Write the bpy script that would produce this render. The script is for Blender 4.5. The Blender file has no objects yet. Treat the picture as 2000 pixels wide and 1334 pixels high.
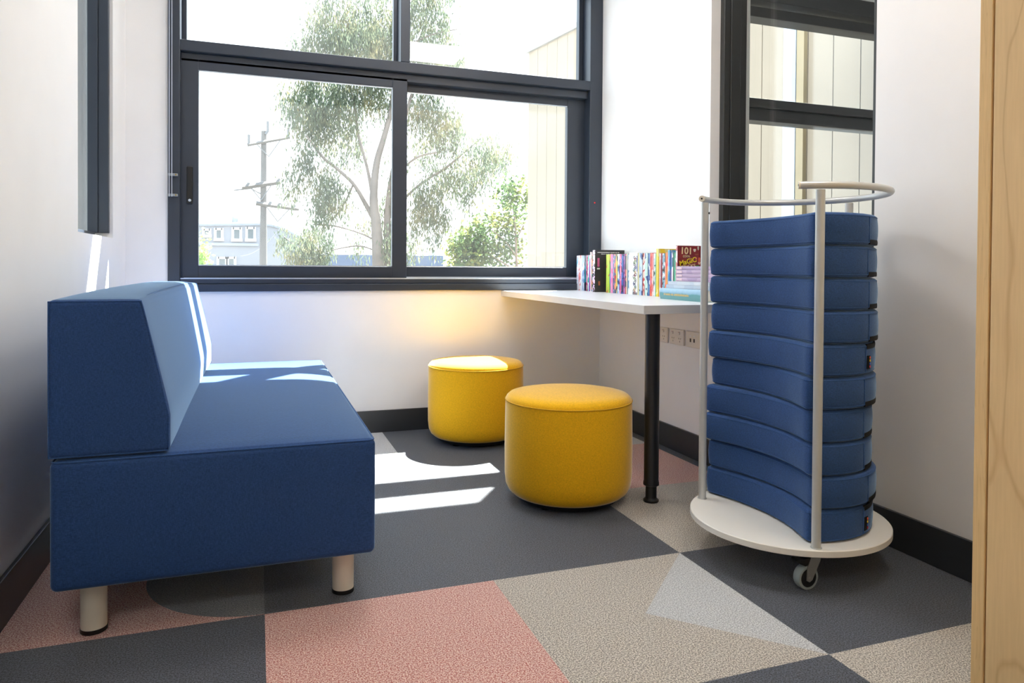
import bpy, bmesh, math, random
from mathutils import Vector, Matrix
import mathutils
R = random.Random(7)
SC = bpy.context.scene
COL = SC.collection
PI = math.pi

# ------------------------------------------------------------------ camera
def cam_basis(yaw, pit, rol):
    fwd = Vector((math.sin(yaw)*math.cos(pit), math.cos(yaw)*math.cos(pit), -math.sin(pit)))
    right = Vector((math.cos(yaw), -math.sin(yaw), 0)); up = right.cross(fwd)
    return right*math.cos(rol)+up*math.sin(rol), -right*math.sin(rol)+up*math.cos(rol), fwd
CR, CU, CF = cam_basis(.341737, .0131822, .00676163)
FPX, SHY, SHX, CH = 1394.358, 128.0454, -2.77, .85
cd = bpy.data.cameras.new('camera'); cam = bpy.data.objects.new('camera', cd); COL.objects.link(cam)
cd.sensor_width = 36; cd.lens = FPX*36/2000; cd.shift_y = -SHY/2000; cd.shift_x = -SHX/2000
cd.clip_start = .05; cd.clip_end = 400
cam.matrix_world = Matrix(((CR.x, CU.x, -CF.x, 0), (CR.y, CU.y, -CF.y, 0), (CR.z, CU.z, -CF.z, CH), (0, 0, 0, 1)))
SC.camera = cam

def at(px, py, ax, val):
    """survey helper: where a sight line of the photograph meets the plane  axis = val"""
    d = CR*((px-1000-SHX)/FPX)+CU*((667-SHY-py)/FPX)+CF
    o = Vector((0, 0, CH)); t = (val-o[ax])/d[ax]
    return o+d*t

# ------------------------------------------------------------------ world, sun, exposure
w = bpy.data.worlds.new('sky'); SC.world = w; w.use_nodes = True
nt = w.node_tree; nt.nodes.clear()
wo = nt.nodes.new('ShaderNodeOutputWorld'); bg = nt.nodes.new('ShaderNodeBackground')
tc = nt.nodes.new('ShaderNodeTexCoord'); sx = nt.nodes.new('ShaderNodeSeparateXYZ'); rp = nt.nodes.new('ShaderNodeValToRGB')
nt.links.new(tc.outputs['Generated'], sx.inputs[0]); nt.links.new(sx.outputs['Z'], rp.inputs[0]); nt.links.new(rp.outputs[0], bg.inputs[0]); nt.links.new(bg.outputs[0], wo.inputs[0])
rp.color_ramp.elements[0].position = 0; rp.color_ramp.elements[0].color = (.88, .94, 1, 1)
rp.color_ramp.elements[1].position = .7; rp.color_ramp.elements[1].color = (.62, .78, 1, 1)
bg.inputs[1].default_value = 1.8
sd = bpy.data.lights.new('sun', 'SUN'); sd.energy = 30; sd.angle = math.radians(.6); sd.color = (1, .96, .90)
sun = bpy.data.objects.new('sun', sd); COL.objects.link(sun)
sun.location = (4, 8, 12)
sun.rotation_euler = Vector((-.41, -.55, -1)).to_track_quat('-Z', 'Y').to_euler()
vs = SC.view_settings
vs.view_transform = 'Standard'; vs.look = 'None'; vs.gamma = 1; vs.use_curve_mapping = False; vs.exposure = 1.17
SC.cycles.max_bounces = 10; SC.cycles.diffuse_bounces = 6; SC.cycles.transparent_max_bounces = 16
SC.cycles.use_denoising = True; SC.cycles.caustics_refractive = False; SC.cycles.caustics_reflective = False
SC.cycles.sample_clamp_indirect = 6

# ------------------------------------------------------------------ helpers
def s2l(c):
    return tuple((v/255/12.92 if v/255 <= .04045 else ((v/255+.055)/1.055)**2.4) for v in c)
def tag(o, label=None, cat=None, group=None, kind=None):
    if label: o['label'] = label
    if cat: o['category'] = cat
    if group: o['group'] = group
    if kind: o['kind'] = kind
    return o
def thing(name, label, cat, loc=(0, 0, 0), group=None):
    o = bpy.data.objects.new(name, None); COL.objects.link(o); o.location = loc; o.empty_display_size = .1
    return tag(o, label, cat, group)
def origin(o):
    v = Vector((0, 0, 0))
    while o: v += Vector(o.location); o = o.parent
    return v
def obj(name, bm, mats, parent=None, smooth=0, loc=None, norm=True):
    """link a bmesh built in world coordinates as one object"""
    if norm: bmesh.ops.recalc_face_normals(bm, faces=bm.faces[:])
    off = origin(parent) if parent else Vector(loc or (0, 0, 0))
    if off.length: bmesh.ops.translate(bm, verts=bm.verts[:], vec=-off)
    me = bpy.data.meshes.new(name); bm.to_mesh(me); bm.free()
    for m in (mats if isinstance(mats, (list, tuple)) else [mats]): me.materials.append(m)
    o = bpy.data.objects.new(name, me); COL.objects.link(o)
    if parent: o.parent = parent
    else: o.location = off
    if smooth:
        me.polygons.foreach_set('use_smooth', [True]*len(me.polygons))
        me.set_sharp_from_angle(angle=math.radians(smooth))
    return o
def struct(name, bm, mats, smooth=0):
    o = obj(name, bm, mats, None, smooth); o['kind'] = 'structure'; return o
def copy_tree(o, parent=None):
    c = o.copy(); COL.objects.link(c)
    if parent: c.parent = parent
    for ch in list(o.children): copy_tree(ch, c)
    return c
def box(bm, x0, x1, y0, y1, z0, z1, bev=0, mi=0, seg=2):
    vs_ = [bm.verts.new((x, y, z)) for x in (x0, x1) for y in (y0, y1) for z in (z0, z1)]
    f = [(0, 1, 3, 2), (4, 6, 7, 5), (0, 4, 5, 1), (2, 3, 7, 6), (0, 2, 6, 4), (1, 5, 7, 3)]
    fs = [bm.faces.new([vs_[i] for i in q]) for q in f]
    for q in fs: q.material_index = mi
    if bev:
        es = list({e for q in fs for e in q.edges})
        r = bmesh.ops.bevel(bm, geom=es, offset=bev, segments=seg, profile=.5, affect='EDGES')
        for q in r['faces']: q.material_index = mi
    return bm
def B(*a, **k):
    bm = bmesh.new()
    return box(bm, *a, **k)
def frame_of(d):
    d = Vector(d).normalized(); a = Vector((0, 0, 1)) if abs(d.z) < .9 else Vector((1, 0, 0))
    u = d.cross(a).normalized(); return u, d.cross(u).normalized()
def tube(bm, pts, rad, n=12, closed=False, cap=True, mi=0):
    pts = [Vector(p) for p in pts]; N = len(pts)
    rads = rad if isinstance(rad, (list, tuple)) else [rad]*N
    rings = []; u = None
    for i, p in enumerate(pts):
        if closed: d = pts[(i+1) % N]-pts[i-1]
        else: d = pts[min(i+1, N-1)]-pts[max(i-1, 0)]
        d.normalize()
        if u is None: u, v = frame_of(d)
        else:
            u = (u-d*u.dot(d)).normalized(); v = d.cross(u)
        rings.append([bm.verts.new(p+(u*math.cos(2*PI*k/n)+v*math.sin(2*PI*k/n))*rads[i]) for k in range(n)])
    for i in range(N if closed else N-1):
        a, b = rings[i], rings[(i+1) % N]
        for k in range(n):
            bm.faces.new((a[k], a[(k+1) % n], b[(k+1) % n], b[k])).material_index = mi
    if cap and not closed:
        for r in (rings[0], rings[-1]): bm.faces.new(r).material_index = mi
    return bm
def lathe(bm, prof, cx, cy, n=48, mi=0, axis='z', cz=0):
    """prof: (radius, height) pairs; end radii 0 close the shape"""
    rings = []
    for r, h in prof:
        ring = []
        for k in range(n if r > 1e-6 else 1):
            a = 2*PI*k/n
            if axis == 'z': p = (cx+r*math.cos(a), cy+r*math.sin(a), h)
            elif axis == 'y': p = (cx+r*math.cos(a), cy+h, cz+r*math.sin(a))
            else: p = (cx+h, cy+r*math.cos(a), cz+r*math.sin(a))
            ring.append(bm.verts.new(p))
        rings.append(ring)
    for a, b in zip(rings, rings[1:]):
        if len(a) == 1 and len(b) == 1: continue
        for k in range(n):
            q = [a[k % len(a)], a[(k+1) % len(a)], b[(k+1) % len(b)], b[k % len(b)]]
            q = list(dict.fromkeys(q)); bm.faces.new(q).material_index = mi
    return bm
def prism(bm, pts, z0, z1, mi=0, tf=None):
    tf = tf or (lambda x, y, z: (x, y, z))
    a = [bm.verts.new(tf(x, y, z0)) for x, y in pts]; b = [bm.verts.new(tf(x, y, z1)) for x, y in pts]
    n = len(pts)
    bm.faces.new(a).material_index = mi; bm.faces.new(b).material_index = mi
    for i in range(n): bm.faces.new((a[i], a[(i+1) % n], b[(i+1) % n], b[i])).material_index = mi
    return bm
def text_mesh(name, s, size, mat, parent, origin_, xdir, ydir, ext=.0004, align='CENTER', shear=0):
    cu = bpy.data.curves.new(name, 'FONT'); cu.body = s; cu.size = size; cu.extrude = ext; cu.align_x = align; cu.shear = shear
    cu.offset = size*.022
    t = bpy.data.objects.new(name, cu); COL.objects.link(t)
    dg = bpy.context.evaluated_depsgraph_get(); me = bpy.data.meshes.new_from_object(t.evaluated_get(dg))
    bpy.data.objects.remove(t)
    X = Vector(xdir).normalized(); Y = Vector(ydir).normalized(); Z = X.cross(Y)
    M = Matrix(((X.x, Y.x, Z.x, origin_[0]), (X.y, Y.y, Z.y, origin_[1]), (X.z, Y.z, Z.z, origin_[2]), (0, 0, 0, 1)))
    me.transform(M); bm = bmesh.new(); bm.from_mesh(me)
    return obj(name, bm, mat, parent)

# ------------------------------------------------------------------ materials
def nodes(name):
    m = bpy.data.materials.new(name); m.use_nodes = True; n = m.node_tree; p = n.nodes['Principled BSDF']; return m, n, p
def N(n, t, **k):
    o = n.nodes.new('ShaderNode'+t)
    for a, v in k.items():
        if a.startswith('i_'): o.inputs[a[2:].replace('_', ' ')].default_value = v
        else: setattr(o, a, v)
    return o
def coords(n, scale=(1, 1, 1)):
    t = N(n, 'TexCoord'); mp = N(n, 'Mapping'); mp.inputs['Scale'].default_value = scale
    n.links.new(t.outputs['Object'], mp.inputs[0]); return mp.outputs[0]
def noise(n, vec, scale, detail=2, rough=.5):
    o = N(n, 'TexNoise'); o.inputs['Scale'].default_value = scale; o.inputs['Detail'].default_value = detail; o.inputs['Roughness'].default_value = rough
    n.links.new(vec, o.inputs['Vector']); return o.outputs['Fac']
def ramp(n, fac, stops):
    o = N(n, 'ValToRGB'); el = o.color_ramp.elements
    while len(el) < len(stops): el.new(.5)
    for e, (p, c) in zip(el, stops): e.position = p; e.color = (*c, 1)
    n.links.new(fac, o.inputs[0]); return o.outputs[0]
def bump(n, p, h, strength, dist):
    b = N(n, 'Bump'); b.inputs['Strength'].default_value = strength; b.inputs['Distance'].default_value = dist
    n.links.new(h, b.inputs['Height']); n.links.new(b.outputs[0], p.inputs['Normal'])
def plain(name, c, rough=.5, metal=0, spec=.5, var=.04, nscale=6, lin=False):
    m, n, p = nodes(name); c = c if lin else s2l(c)
    v = noise(n, coords(n), nscale, 3)
    n.links.new(ramp(n, v, [(.3, tuple(x*(1-var) for x in c)), (.7, tuple(min(1, x*(1+var)) for x in c))]), p.inputs['Base Color'])
    p.inputs['Roughness'].default_value = rough; p.inputs['Metallic'].default_value = metal; p.inputs['Specular IOR Level'].default_value = spec
    return m
def fabric(name, c, var=.22, sheen=.25, wrinkle=.0, tint=(1, 1, 1)):
    m, n, p = nodes(name)
    a = noise(n, coords(n, (900, 900, 160)), 1, 2); b = noise(n, coords(n, (160, 160, 900)), 1, 2)
    mx = N(n, 'Math', operation='ADD'); n.links.new(a, mx.inputs[0]); n.links.new(b, mx.inputs[1])
    hf = N(n, 'Math', operation='MULTIPLY'); n.links.new(mx.outputs[0], hf.inputs[0]); hf.inputs[1].default_value = .5
    n.links.new(ramp(n, hf.outputs[0], [(.36, tuple(x*(1-var) for x in c)), (.62, tuple(min(1, x*(1+var)) for x in c))]), p.inputs['Base Color'])
    p.inputs['Roughness'].default_value = .85; p.inputs['Specular IOR Level'].default_value = .25
    p.inputs['Sheen Weight'].default_value = sheen; p.inputs['Sheen Roughness'].default_value = .32; p.inputs['Sheen Tint'].default_value = (*tint, 1)
    if wrinkle:
        wr = noise(n, coords(n, (14, 14, 3.5)), 1, 2)
        ad = N(n, 'Math', operation='MULTIPLY_ADD'); n.links.new(wr, ad.inputs[0]); ad.inputs[1].default_value = wrinkle; n.links.new(hf.outputs[0], ad.inputs[2])
        bump(n, p, ad.outputs[0], .35, .0012)
    else: bump(n, p, hf.outputs[0], .35, .0006)
    return m
def carpet(name, dark, light, lo=.45, hi=.56, rough=.75, spec=.35, sheen=.7):
    m, n, p = nodes(name)
    a = noise(n, coords(n), 285, 2, .8)
    d, l = s2l(dark), s2l(light)
    n.links.new(ramp(n, a, [(lo, d), (hi, l)]), p.inputs['Base Color'])
    p.inputs['Roughness'].default_value = rough; p.inputs['Specular IOR Level'].default_value = spec
    p.inputs['Sheen Weight'].default_value = sheen; p.inputs['Sheen Roughness'].default_value = .35; p.inputs['Sheen Tint'].default_value = (.86, .93, 1, 1)
    bump(n, p, a, .8, .004); return m
def glass(name, veil=.03, tint=(.97, .99, .98)):
    m = bpy.data.materials.new(name); m.use_nodes = True; n = m.node_tree; n.nodes.clear()
    o = N(n, 'OutputMaterial'); tr = N(n, 'BsdfTransparent'); gl = N(n, 'BsdfGlossy'); mx = N(n, 'MixShader')
    lw = N(n, 'LayerWeight'); lw.inputs[0].default_value = .5; pw5 = N(n, 'Math', operation='POWER'); pw5.inputs[1].default_value = 5
    fr = N(n, 'Math', operation='MULTIPLY_ADD'); fr.inputs[1].default_value = .9; fr.inputs[2].default_value = .035
    n.links.new(lw.outputs['Facing'], pw5.inputs[0]); n.links.new(pw5.outputs[0], fr.inputs[0])
    tr.inputs[0].default_value = (*tint, 1); gl.inputs['Roughness'].default_value = .01
    n.links.new(fr.outputs[0], mx.inputs[0]); n.links.new(tr.outputs[0], mx.inputs[1]); n.links.new(gl.outputs[0], mx.inputs[2])
    tl = N(n, 'BsdfTranslucent'); tl.inputs[0].default_value = (.95, .97, 1, 1)
    m2 = N(n, 'MixShader'); sm = noise(n, coords(n, (1, 1, 1)), 3, 3)
    mr = N(n, 'MapRange'); mr.inputs[1].default_value = .3; mr.inputs[2].default_value = .7; mr.inputs[3].default_value = veil*.6; mr.inputs[4].default_value = veil*1.4  # translucent share imitates the bright haze over the outside view
    n.links.new(sm, mr.inputs[0]); n.links.new(mr.outputs[0], m2.inputs[0])
    n.links.new(mx.outputs[0], m2.inputs[1]); n.links.new(tl.outputs[0], m2.inputs[2]); n.links.new(m2.outputs[0], o.inputs[0])
    return m
def wood(name, c, dark, sc=(1.6, 1.6, .45)):
    m, n, p = nodes(name)
    a = noise(n, coords(n, sc), 2.2, 3, .5)
    wv = N(n, 'Math', operation='MULTIPLY'); n.links.new(a, wv.inputs[0]); wv.inputs[1].default_value = 16
    fr = N(n, 'Math', operation='PINGPONG'); n.links.new(wv.outputs[0], fr.inputs[0]); fr.inputs[1].default_value = 1
    cl, dk = s2l(c), s2l(dark)
    base = ramp(n, fr.outputs[0], [(0, tuple(x*.6+y*.4 for x, y in zip(cl, dk))), (.12, cl), (1, tuple(min(1, x*1.05) for x in cl))])
    fine = noise(n, coords(n, (60, 60, 4)), 3, 2)
    mixc = N(n, 'Mix', data_type='RGBA', blend_type='MULTIPLY'); mixc.inputs[0].default_value = .5
    n.links.new(base, mixc.inputs[6]); n.links.new(ramp(n, fine, [(.3, (.88, .86, .82)), (.7, (1, 1, 1))]), mixc.inputs[7])
    n.links.new(mixc.outputs[2], p.inputs['Base Color']); p.inputs['Roughness'].default_value = .42
    return m
M = {}
M['wall'] = plain('painted wall', (241, 241, 241), .6, var=.012, spec=.3)
M['ceil'] = plain('ceiling paint', (246, 246, 245), .8, var=.01)
M['skirt'] = plain('charcoal skirting', (50, 53, 57), .35)
M['alu'] = plain('dark window aluminium', (42, 51, 64), .38, metal=0, spec=.6, var=.05)
M['alu2'] = plain('dark warm aluminium', (48, 50, 50), .45, var=.05)
M['silver'] = plain('mill finish track', (205, 215, 225), .35, metal=.6)
M['glass'] = glass('window glass', .008); M['glass2'] = glass('inner glass', .006)
BL = (.021, .060, .180)
M['blue'] = fabric('blue wool upholstery', BL, .28, 1.0, 0, (.50, .74, 1)); M['blue_c'] = fabric('blue cushion cloth', (.030, .074, .205), .25, .6, 2.2, (.55, .77, 1))
M['bluepipe'] = fabric('blue seam piping', (.030, .080, .225), .2, .5, 0, (.5, .74, 1))
M['yellow'] = fabric('mustard wool', (.82, .44, .006), .16, .8, 0, (1, .95, .82)); M['yellow2'] = fabric('mustard seam', (.66, .36, .015), .1, .2)
M['cream'] = plain('cream powder coat', (226, 220, 204), .4); M['black'] = plain('black plastic', (16, 16, 17), .45)
M['blk_metal'] = plain('black powder coat', (26, 27, 29), .38, var=.1)
M['lam'] = plain('white laminate', (228, 230, 233), .32, var=.01); M['lam_edge'] = plain('laminate edge', (214, 212, 208), .45)
M['board'] = plain('trolley board', (232, 229, 220), .4, var=.01)
M['rail'] = plain('grey tube paint', (192, 194, 192), .32, metal=.25, spec=.6); M['chrome'] = plain('zinc plate', (190, 188, 180), .3, metal=.9)
M['tyre'] = plain('grey rubber', (158, 170, 170), .5); M['zip'] = plain('zip tape', (14, 13, 13), .6, spec=.2)
M['sock'] = plain('socket plastic', (226, 221, 212), .35); M['hole'] = plain('socket slot', (70, 60, 50), .6)
M['ply'] = wood('birch veneer', (236, 202, 148), (196, 150, 94)); M['plyedge'] = wood('birch edge', (236, 200, 142), (206, 164, 108), (30, 30, 1.2))
M['charcoal'] = carpet('charcoal carpet', (18, 20, 24), (98, 104, 116), rough=.5, spec=.55, sheen=.3); M['red'] = carpet('coral carpet', (176, 72, 52), (250, 222, 208))
M['beige'] = carpet('beige carpet', (124, 114, 100), (236, 228, 214)); M['lgrey'] = carpet('pale grey carpet', (160, 162, 162), (232, 233, 232))
M['dgrey'] = carpet('mid grey carpet', (62, 66, 68), (128, 132, 134))

# ------------------------------------------------------------------ room shell
BY, RX, LX = 3.65, 1.838, -.564
ZC, YF = 2.8, -3.2            # ceiling height, wall behind the camera
xg = [-3.6, -1.75, -1.16, -.57, .02, .605, 1.19, 1.78, 2.4, 4.6]; yg = [-3.2, -1.13, -.54, .05, .64, 1.235, 1.825, 2.42, 3.02, 3.65]
pal = ['charcoal', 'red', 'beige', 'lgrey', 'dgrey']
spec_ = {(3, 5): 0, (4, 5): 1, (5, 5): 'tri', (6, 5): 0, (3, 6): 'disc', (4, 6): 0, (5, 6): 0, (6, 6): 2, (4, 7): 0, (5, 7): 0, (6, 7): 1,
         (4, 8): 3, (5, 8): 0, (6, 8): 3, (7, 8): 0, (7, 7): 0, (7, 6): 0, (7, 5): 0, (5, 4): 0, (6, 4): 2, (7, 4): 2, (4, 4): 2, (3, 4): 1, (2, 5): 0, (2, 6): 2}
bm = bmesh.new()
def poly(pts, mi, z=0):
    f = bm.faces.new([bm.verts.new((x, y, z)) for x, y in pts]); f.material_index = mi
for i in range(len(xg)-1):
    for j in range(len(yg)-1):
        x0, x1, y0, y1 = xg[i], xg[i+1], yg[j], yg[j+1]; s = spec_.get((i, j), (i*2+j*3) % 4)
        if s == 'tri':
            ap = (.902, (y0+y1)/2)
            poly([(x0, y0), (x1, y0), ap, (x1, y1), (x0, y1)], 2); poly([(x1, y0), (x1, y1), ap], 3)
        elif s == 'disc':
            cy, r = (y0+y1)/2, (y1-y0)/2-.002
            arc = [(x1-r*math.cos(a), cy+r*math.sin(a)) for a in [(-PI/2+PI*k/40) for k in range(41)]]
            poly(arc, 4); poly([(x1, y0), (x0, y0), (x0, y1), (x1, y1)]+arc[::-1], 1)
        else: poly([(x0, y0), (x1, y0), (x1, y1), (x0, y1)], s)
fl = struct('floor', bm, [M[k] for k in pal])
bm = bmesh.new(); box(bm, -3.6, 4.6, YF, BY+.2, ZC, ZC+.15); struct('ceiling', bm, M['ceil'])

WX0, WX1, WZ0, WZ1 = -.388, RX, .722, 2.60      # window 1
NX0, NX1 = RX+.20, 4.45                            # window of the room next door
bm = bmesh.new()
box(bm, -3.6, WX0, BY, BY+.2, 0, ZC); box(bm, WX0, WX1, BY, BY+.2, 0, WZ0); box(bm, WX0, WX1, BY, BY+.2, WZ1, ZC)
box(bm, WX1, NX0, BY, BY+.2, 0, ZC); box(bm, NX0, NX1, BY, BY+.2, 0, WZ0); box(bm, NX0, NX1, BY, BY+.2, WZ1, ZC); box(bm, NX1, 4.6, BY, BY+.2, 0, ZC)
struct('wall_back', bm, M['wall'])
LO0, LO1, LOZ = 2.738, 3.356, .957; LT = .15
bm = bmesh.new()
box(bm, LX-LT, LX, YF, LO0, 0, ZC); box(bm, LX-LT, LX, LO1, BY, 0, ZC); box(bm, LX-LT, LX, LO0, LO1, 0, LOZ); box(bm, LX-LT, LX, LO0, LO1, 2.6, ZC)
struct('wall_left', bm, M['wall'])
RO0, RO1, ROZ = 1.743, 2.615, .90; RT = .20
bm = bmesh.new()
box(bm, RX, RX+RT, YF, RO0, 0, ZC); box(bm, RX, RX+RT, RO1, BY, 0, ZC); box(bm, RX, RX+RT, RO0, RO1, 0, ROZ); box(bm, RX, RX+RT, RO0, RO1, 2.6, ZC)
struct('wall_right', bm, M['wall'])
bm = bmesh.new(); box(bm, -3.6, 4.6, YF-.15, YF, 0, ZC); struct('wall_front', bm, M['wall'])
# outer end walls of the neighbouring rooms (the left one has an unseen opening, added to let sky light in)
bm = bmesh.new(); box(bm, -3.75, -3.6, YF, BY+.2, 0, .9); box(bm, -3.75, -3.6, YF, BY+.2, 2.6, ZC); struct('wall_outer_left', bm, M['wall'])
bm = bmesh.new(); box(bm, 4.6, 4.75, YF, BY+.2, 0, ZC); struct('wall_outer_right', bm, M['wall'])

SK = .112
def skirt(name, *a):
    struct(name, B(*a, bev=.002), M['skirt'])
skirt('baseboard_back', LX, RX, BY-.012, BY, 0, SK)
skirt('baseboard_left', LX, LX+.012, YF, BY-.012, 0, SK+.004)
skirt('baseboard_right', RX-.012, RX, YF, BY-.012, 0, SK)

# ------------------------------------------------------------------ window 1
W1 = tag(bpy.data.objects.new('window_1', None), 'wide dark-framed window above the sofa and table', 'window', kind='structure'); COL.objects.link(W1); W1.location = (.7, BY, WZ0)
y0, y1 = BY-.012, BY+.125
bm = bmesh.new()
box(bm, WX0, -.336, y0, y1, WZ0, WZ1, .003); box(bm, 1.761, WX1, y0, y1, WZ0, WZ1, .003)          # jambs
box(bm, -.336, 1.761, y0, y1, WZ0, WZ0+.036, .003); box(bm, -.336, 1.761, y0+.008, y1, WZ0+.036, .786, .003)  # sill, two steps
box(bm, -.336, 1.761, y0, y1, 1.842, 1.893, .003); box(bm, -.336, 1.761, y0+.03, y1, 1.800, 1.842, .003)    # transom and track
box(bm, -.336, 1.761, y0, y1, 2.46, WZ1, .003); box(bm, -.336, 1.761, y0+.05, y1, 2.40, 2.46, .003)
box(bm, .691, .739, y0, y1, 1.893, 2.40, .003)                                                        # upper mullion
for a, b in ((-.336, -.316), (.671, .691), (.739, .747), (1.735, 1.761)): box(bm, a, b, BY+.085, y1, 1.893, 2.40, .002)
for a, b in ((-.316, .671), (.747, 1.735)): box(bm, a, b, BY+.085, y1, 1.893, 1.903, .002)
obj('window_frame', bm, M['alu'], W1)
bm = bmesh.new(); box(bm, -.336, 1.70, BY-.0047, BY-.0040, .7815, .7862); box(bm, .735, 1.72, BY+.05, BY+.0515, .7865, .793); box(bm, -.32, 1.70, y0+.001, y0+.0025, .7865, .7878)
obj('sliding_track', bm, M['silver'], W1)
def sash(x0, x1, z0, z1, xa, xb, za, zb, ya, yb, gl):
    bm = bmesh.new()
    box(bm, x0, xa, ya, yb, z0, z1, .002); box(bm, xb, x1, ya, yb, z0, z1, .002)
    box(bm, xa, xb, ya, yb, z0, za, .002); box(bm, xa, xb, ya, yb, zb, z1, .002)
    s = obj('sash', bm, M['alu'], W1)
    yy = (ya+yb)/2+gl
    obj('pane', B(xa-.004, xb+.004, yy-.003, yy+.003, za-.004, zb+.004), M['glass'], s)
    bm = bmesh.new()
    box(bm, xa, xb, ya+.004, ya+.012, zb-.005, zb, 0)
    box(bm, xa, xb, ya+.004, ya+.012, za, za+.004, 0)
    obj('glazing_bead', bm, M['silver'], s)
    return s
s1 = sash(-.338, .732, .780, 1.815, -.259, .656, .845, 1.765, BY+.018, BY+.052, .004)
s2 = sash(.700, 1.763, .780, 1.810, .740, 1.655, .846, 1.760, BY+.060, BY+.094, 0)
for a, b in ((-.316, .671), (.747, 1.735)):
    obj('pane', B(a-.003, b+.003, BY+.100, BY+.106, 1.900, 2.404), M['glass'], W1)
# recessed pull with lock on the sliding sash
ax = at(370.5, 360, 1, BY+.018).x
zt, zb_ = at(371, 325, 1, BY+.018).z, at(371, 399, 1, BY+.018).z
hd = obj('sash_handle', B(ax-.013, ax+.013, BY+.010, BY+.019, zb_, zt, bev=.004), M['black'], W1)
bm = bmesh.new(); lathe(bm, [(0, -.004), (.0065, -.004), (.0065, .004), (0, .004)], ax+.001, BY+.009, 20, axis='y', cz=zb_+.018); obj('lock_cylinder', bm, M['silver'], hd, 40)
dotp = at(1161.5, 396, 1, y0); bm = bmesh.new(); lathe(bm, [(0, -.0012), (.0045, -.001), (.0045, .001), (0, .001)], dotp.x, y0-.0004, 16, axis='y', cz=dotp.z); obj('red_dot_sticker', bm, plain('red sticker', (235, 30, 35), .4), W1, 40)

# ------------------------------------------------------------------ side vision windows
W3 = tag(bpy.data.objects.new('window_3', None), 'side window in the right wall behind the cushion trolley', 'window', kind='structure'); COL.objects.link(W3); W3.location = (RX, RO0, ROZ)
bm = bmesh.new()
box(bm, 1.884, 1.915, RO1-.030, RO1, ROZ, 2.6, .002); box(bm, 1.915, 1.965, RO1-.036, RO1, ROZ, 2.6, .002); box(bm, 1.965, 2.0, RO1-.028, RO1, ROZ, 2.6, .002)
box(bm, 1.884, 1.93, RO0, RO0+.055, ROZ, 2.6, .002)
box(bm, 1.884, 2.0, RO0+.055, RO1-.036, ROZ, ROZ+.04, .002); box(bm, 1.884, 2.0, RO0+.055, RO1-.036, 2.56, 2.6, .002)
obj('window_frame', bm, M['alu2'], W3); obj('pane', B(2.004, 2.010, RO0, RO1, ROZ, 2.6), M['glass2'], W3)
W2 = tag(bpy.data.objects.new('window_2', None), 'narrow side window set in the left wall above the sofa', 'window', kind='structure'); COL.objects.link(W2); W2.location = (LX, LO0, LOZ)
bm = bmesh.new()
box(bm, LX-.088, LX-.050, LO1-.030, LO1, LOZ+.02, 2.6, .002); box(bm, LX-.050, LX-.012, LO1-.024, LO1, LOZ+.02, 2.6, .002)
box(bm, LX-.088, LX-.060, LO0, LO1-.03, LOZ, LOZ+.022, .002); box(bm, LX-.088, LX-.060, LO0, LO0+.02, LOZ+.022, 2.6, .002)
obj('window_frame', bm, M['alu'], W2); obj('pane', B(LX-.098, LX-.092, LO0, LO1, LOZ, 2.6), M['glass2'], W2)

# window of the room next door, seen through window 3
W4 = tag(bpy.data.objects.new('window_4', None), 'dark-framed window next door seen through the side window', 'window', kind='structure'); COL.objects.link(W4); W4.location = (3, BY, WZ0)
bm = bmesh.new()
box(bm, NX0, NX1, y0, y1, WZ0, .79, .003); box(bm, NX0, NX1, y0, y1, 1.842, 1.895, .003); box(bm, NX0, NX1, y0+.03, y1, 1.765, 1.842, .003)
box(bm, NX0, NX1, y0+.02, y1, 2.40, 2.462, .003); box(bm, NX0, NX1, y0, y1, 2.495, WZ1, .003)
for a in (NX0, 4.40): box(bm, a, a+.05, y0, y1, .79, WZ1, .003)
obj('window_frame', bm, M['alu2'], W4)

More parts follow.
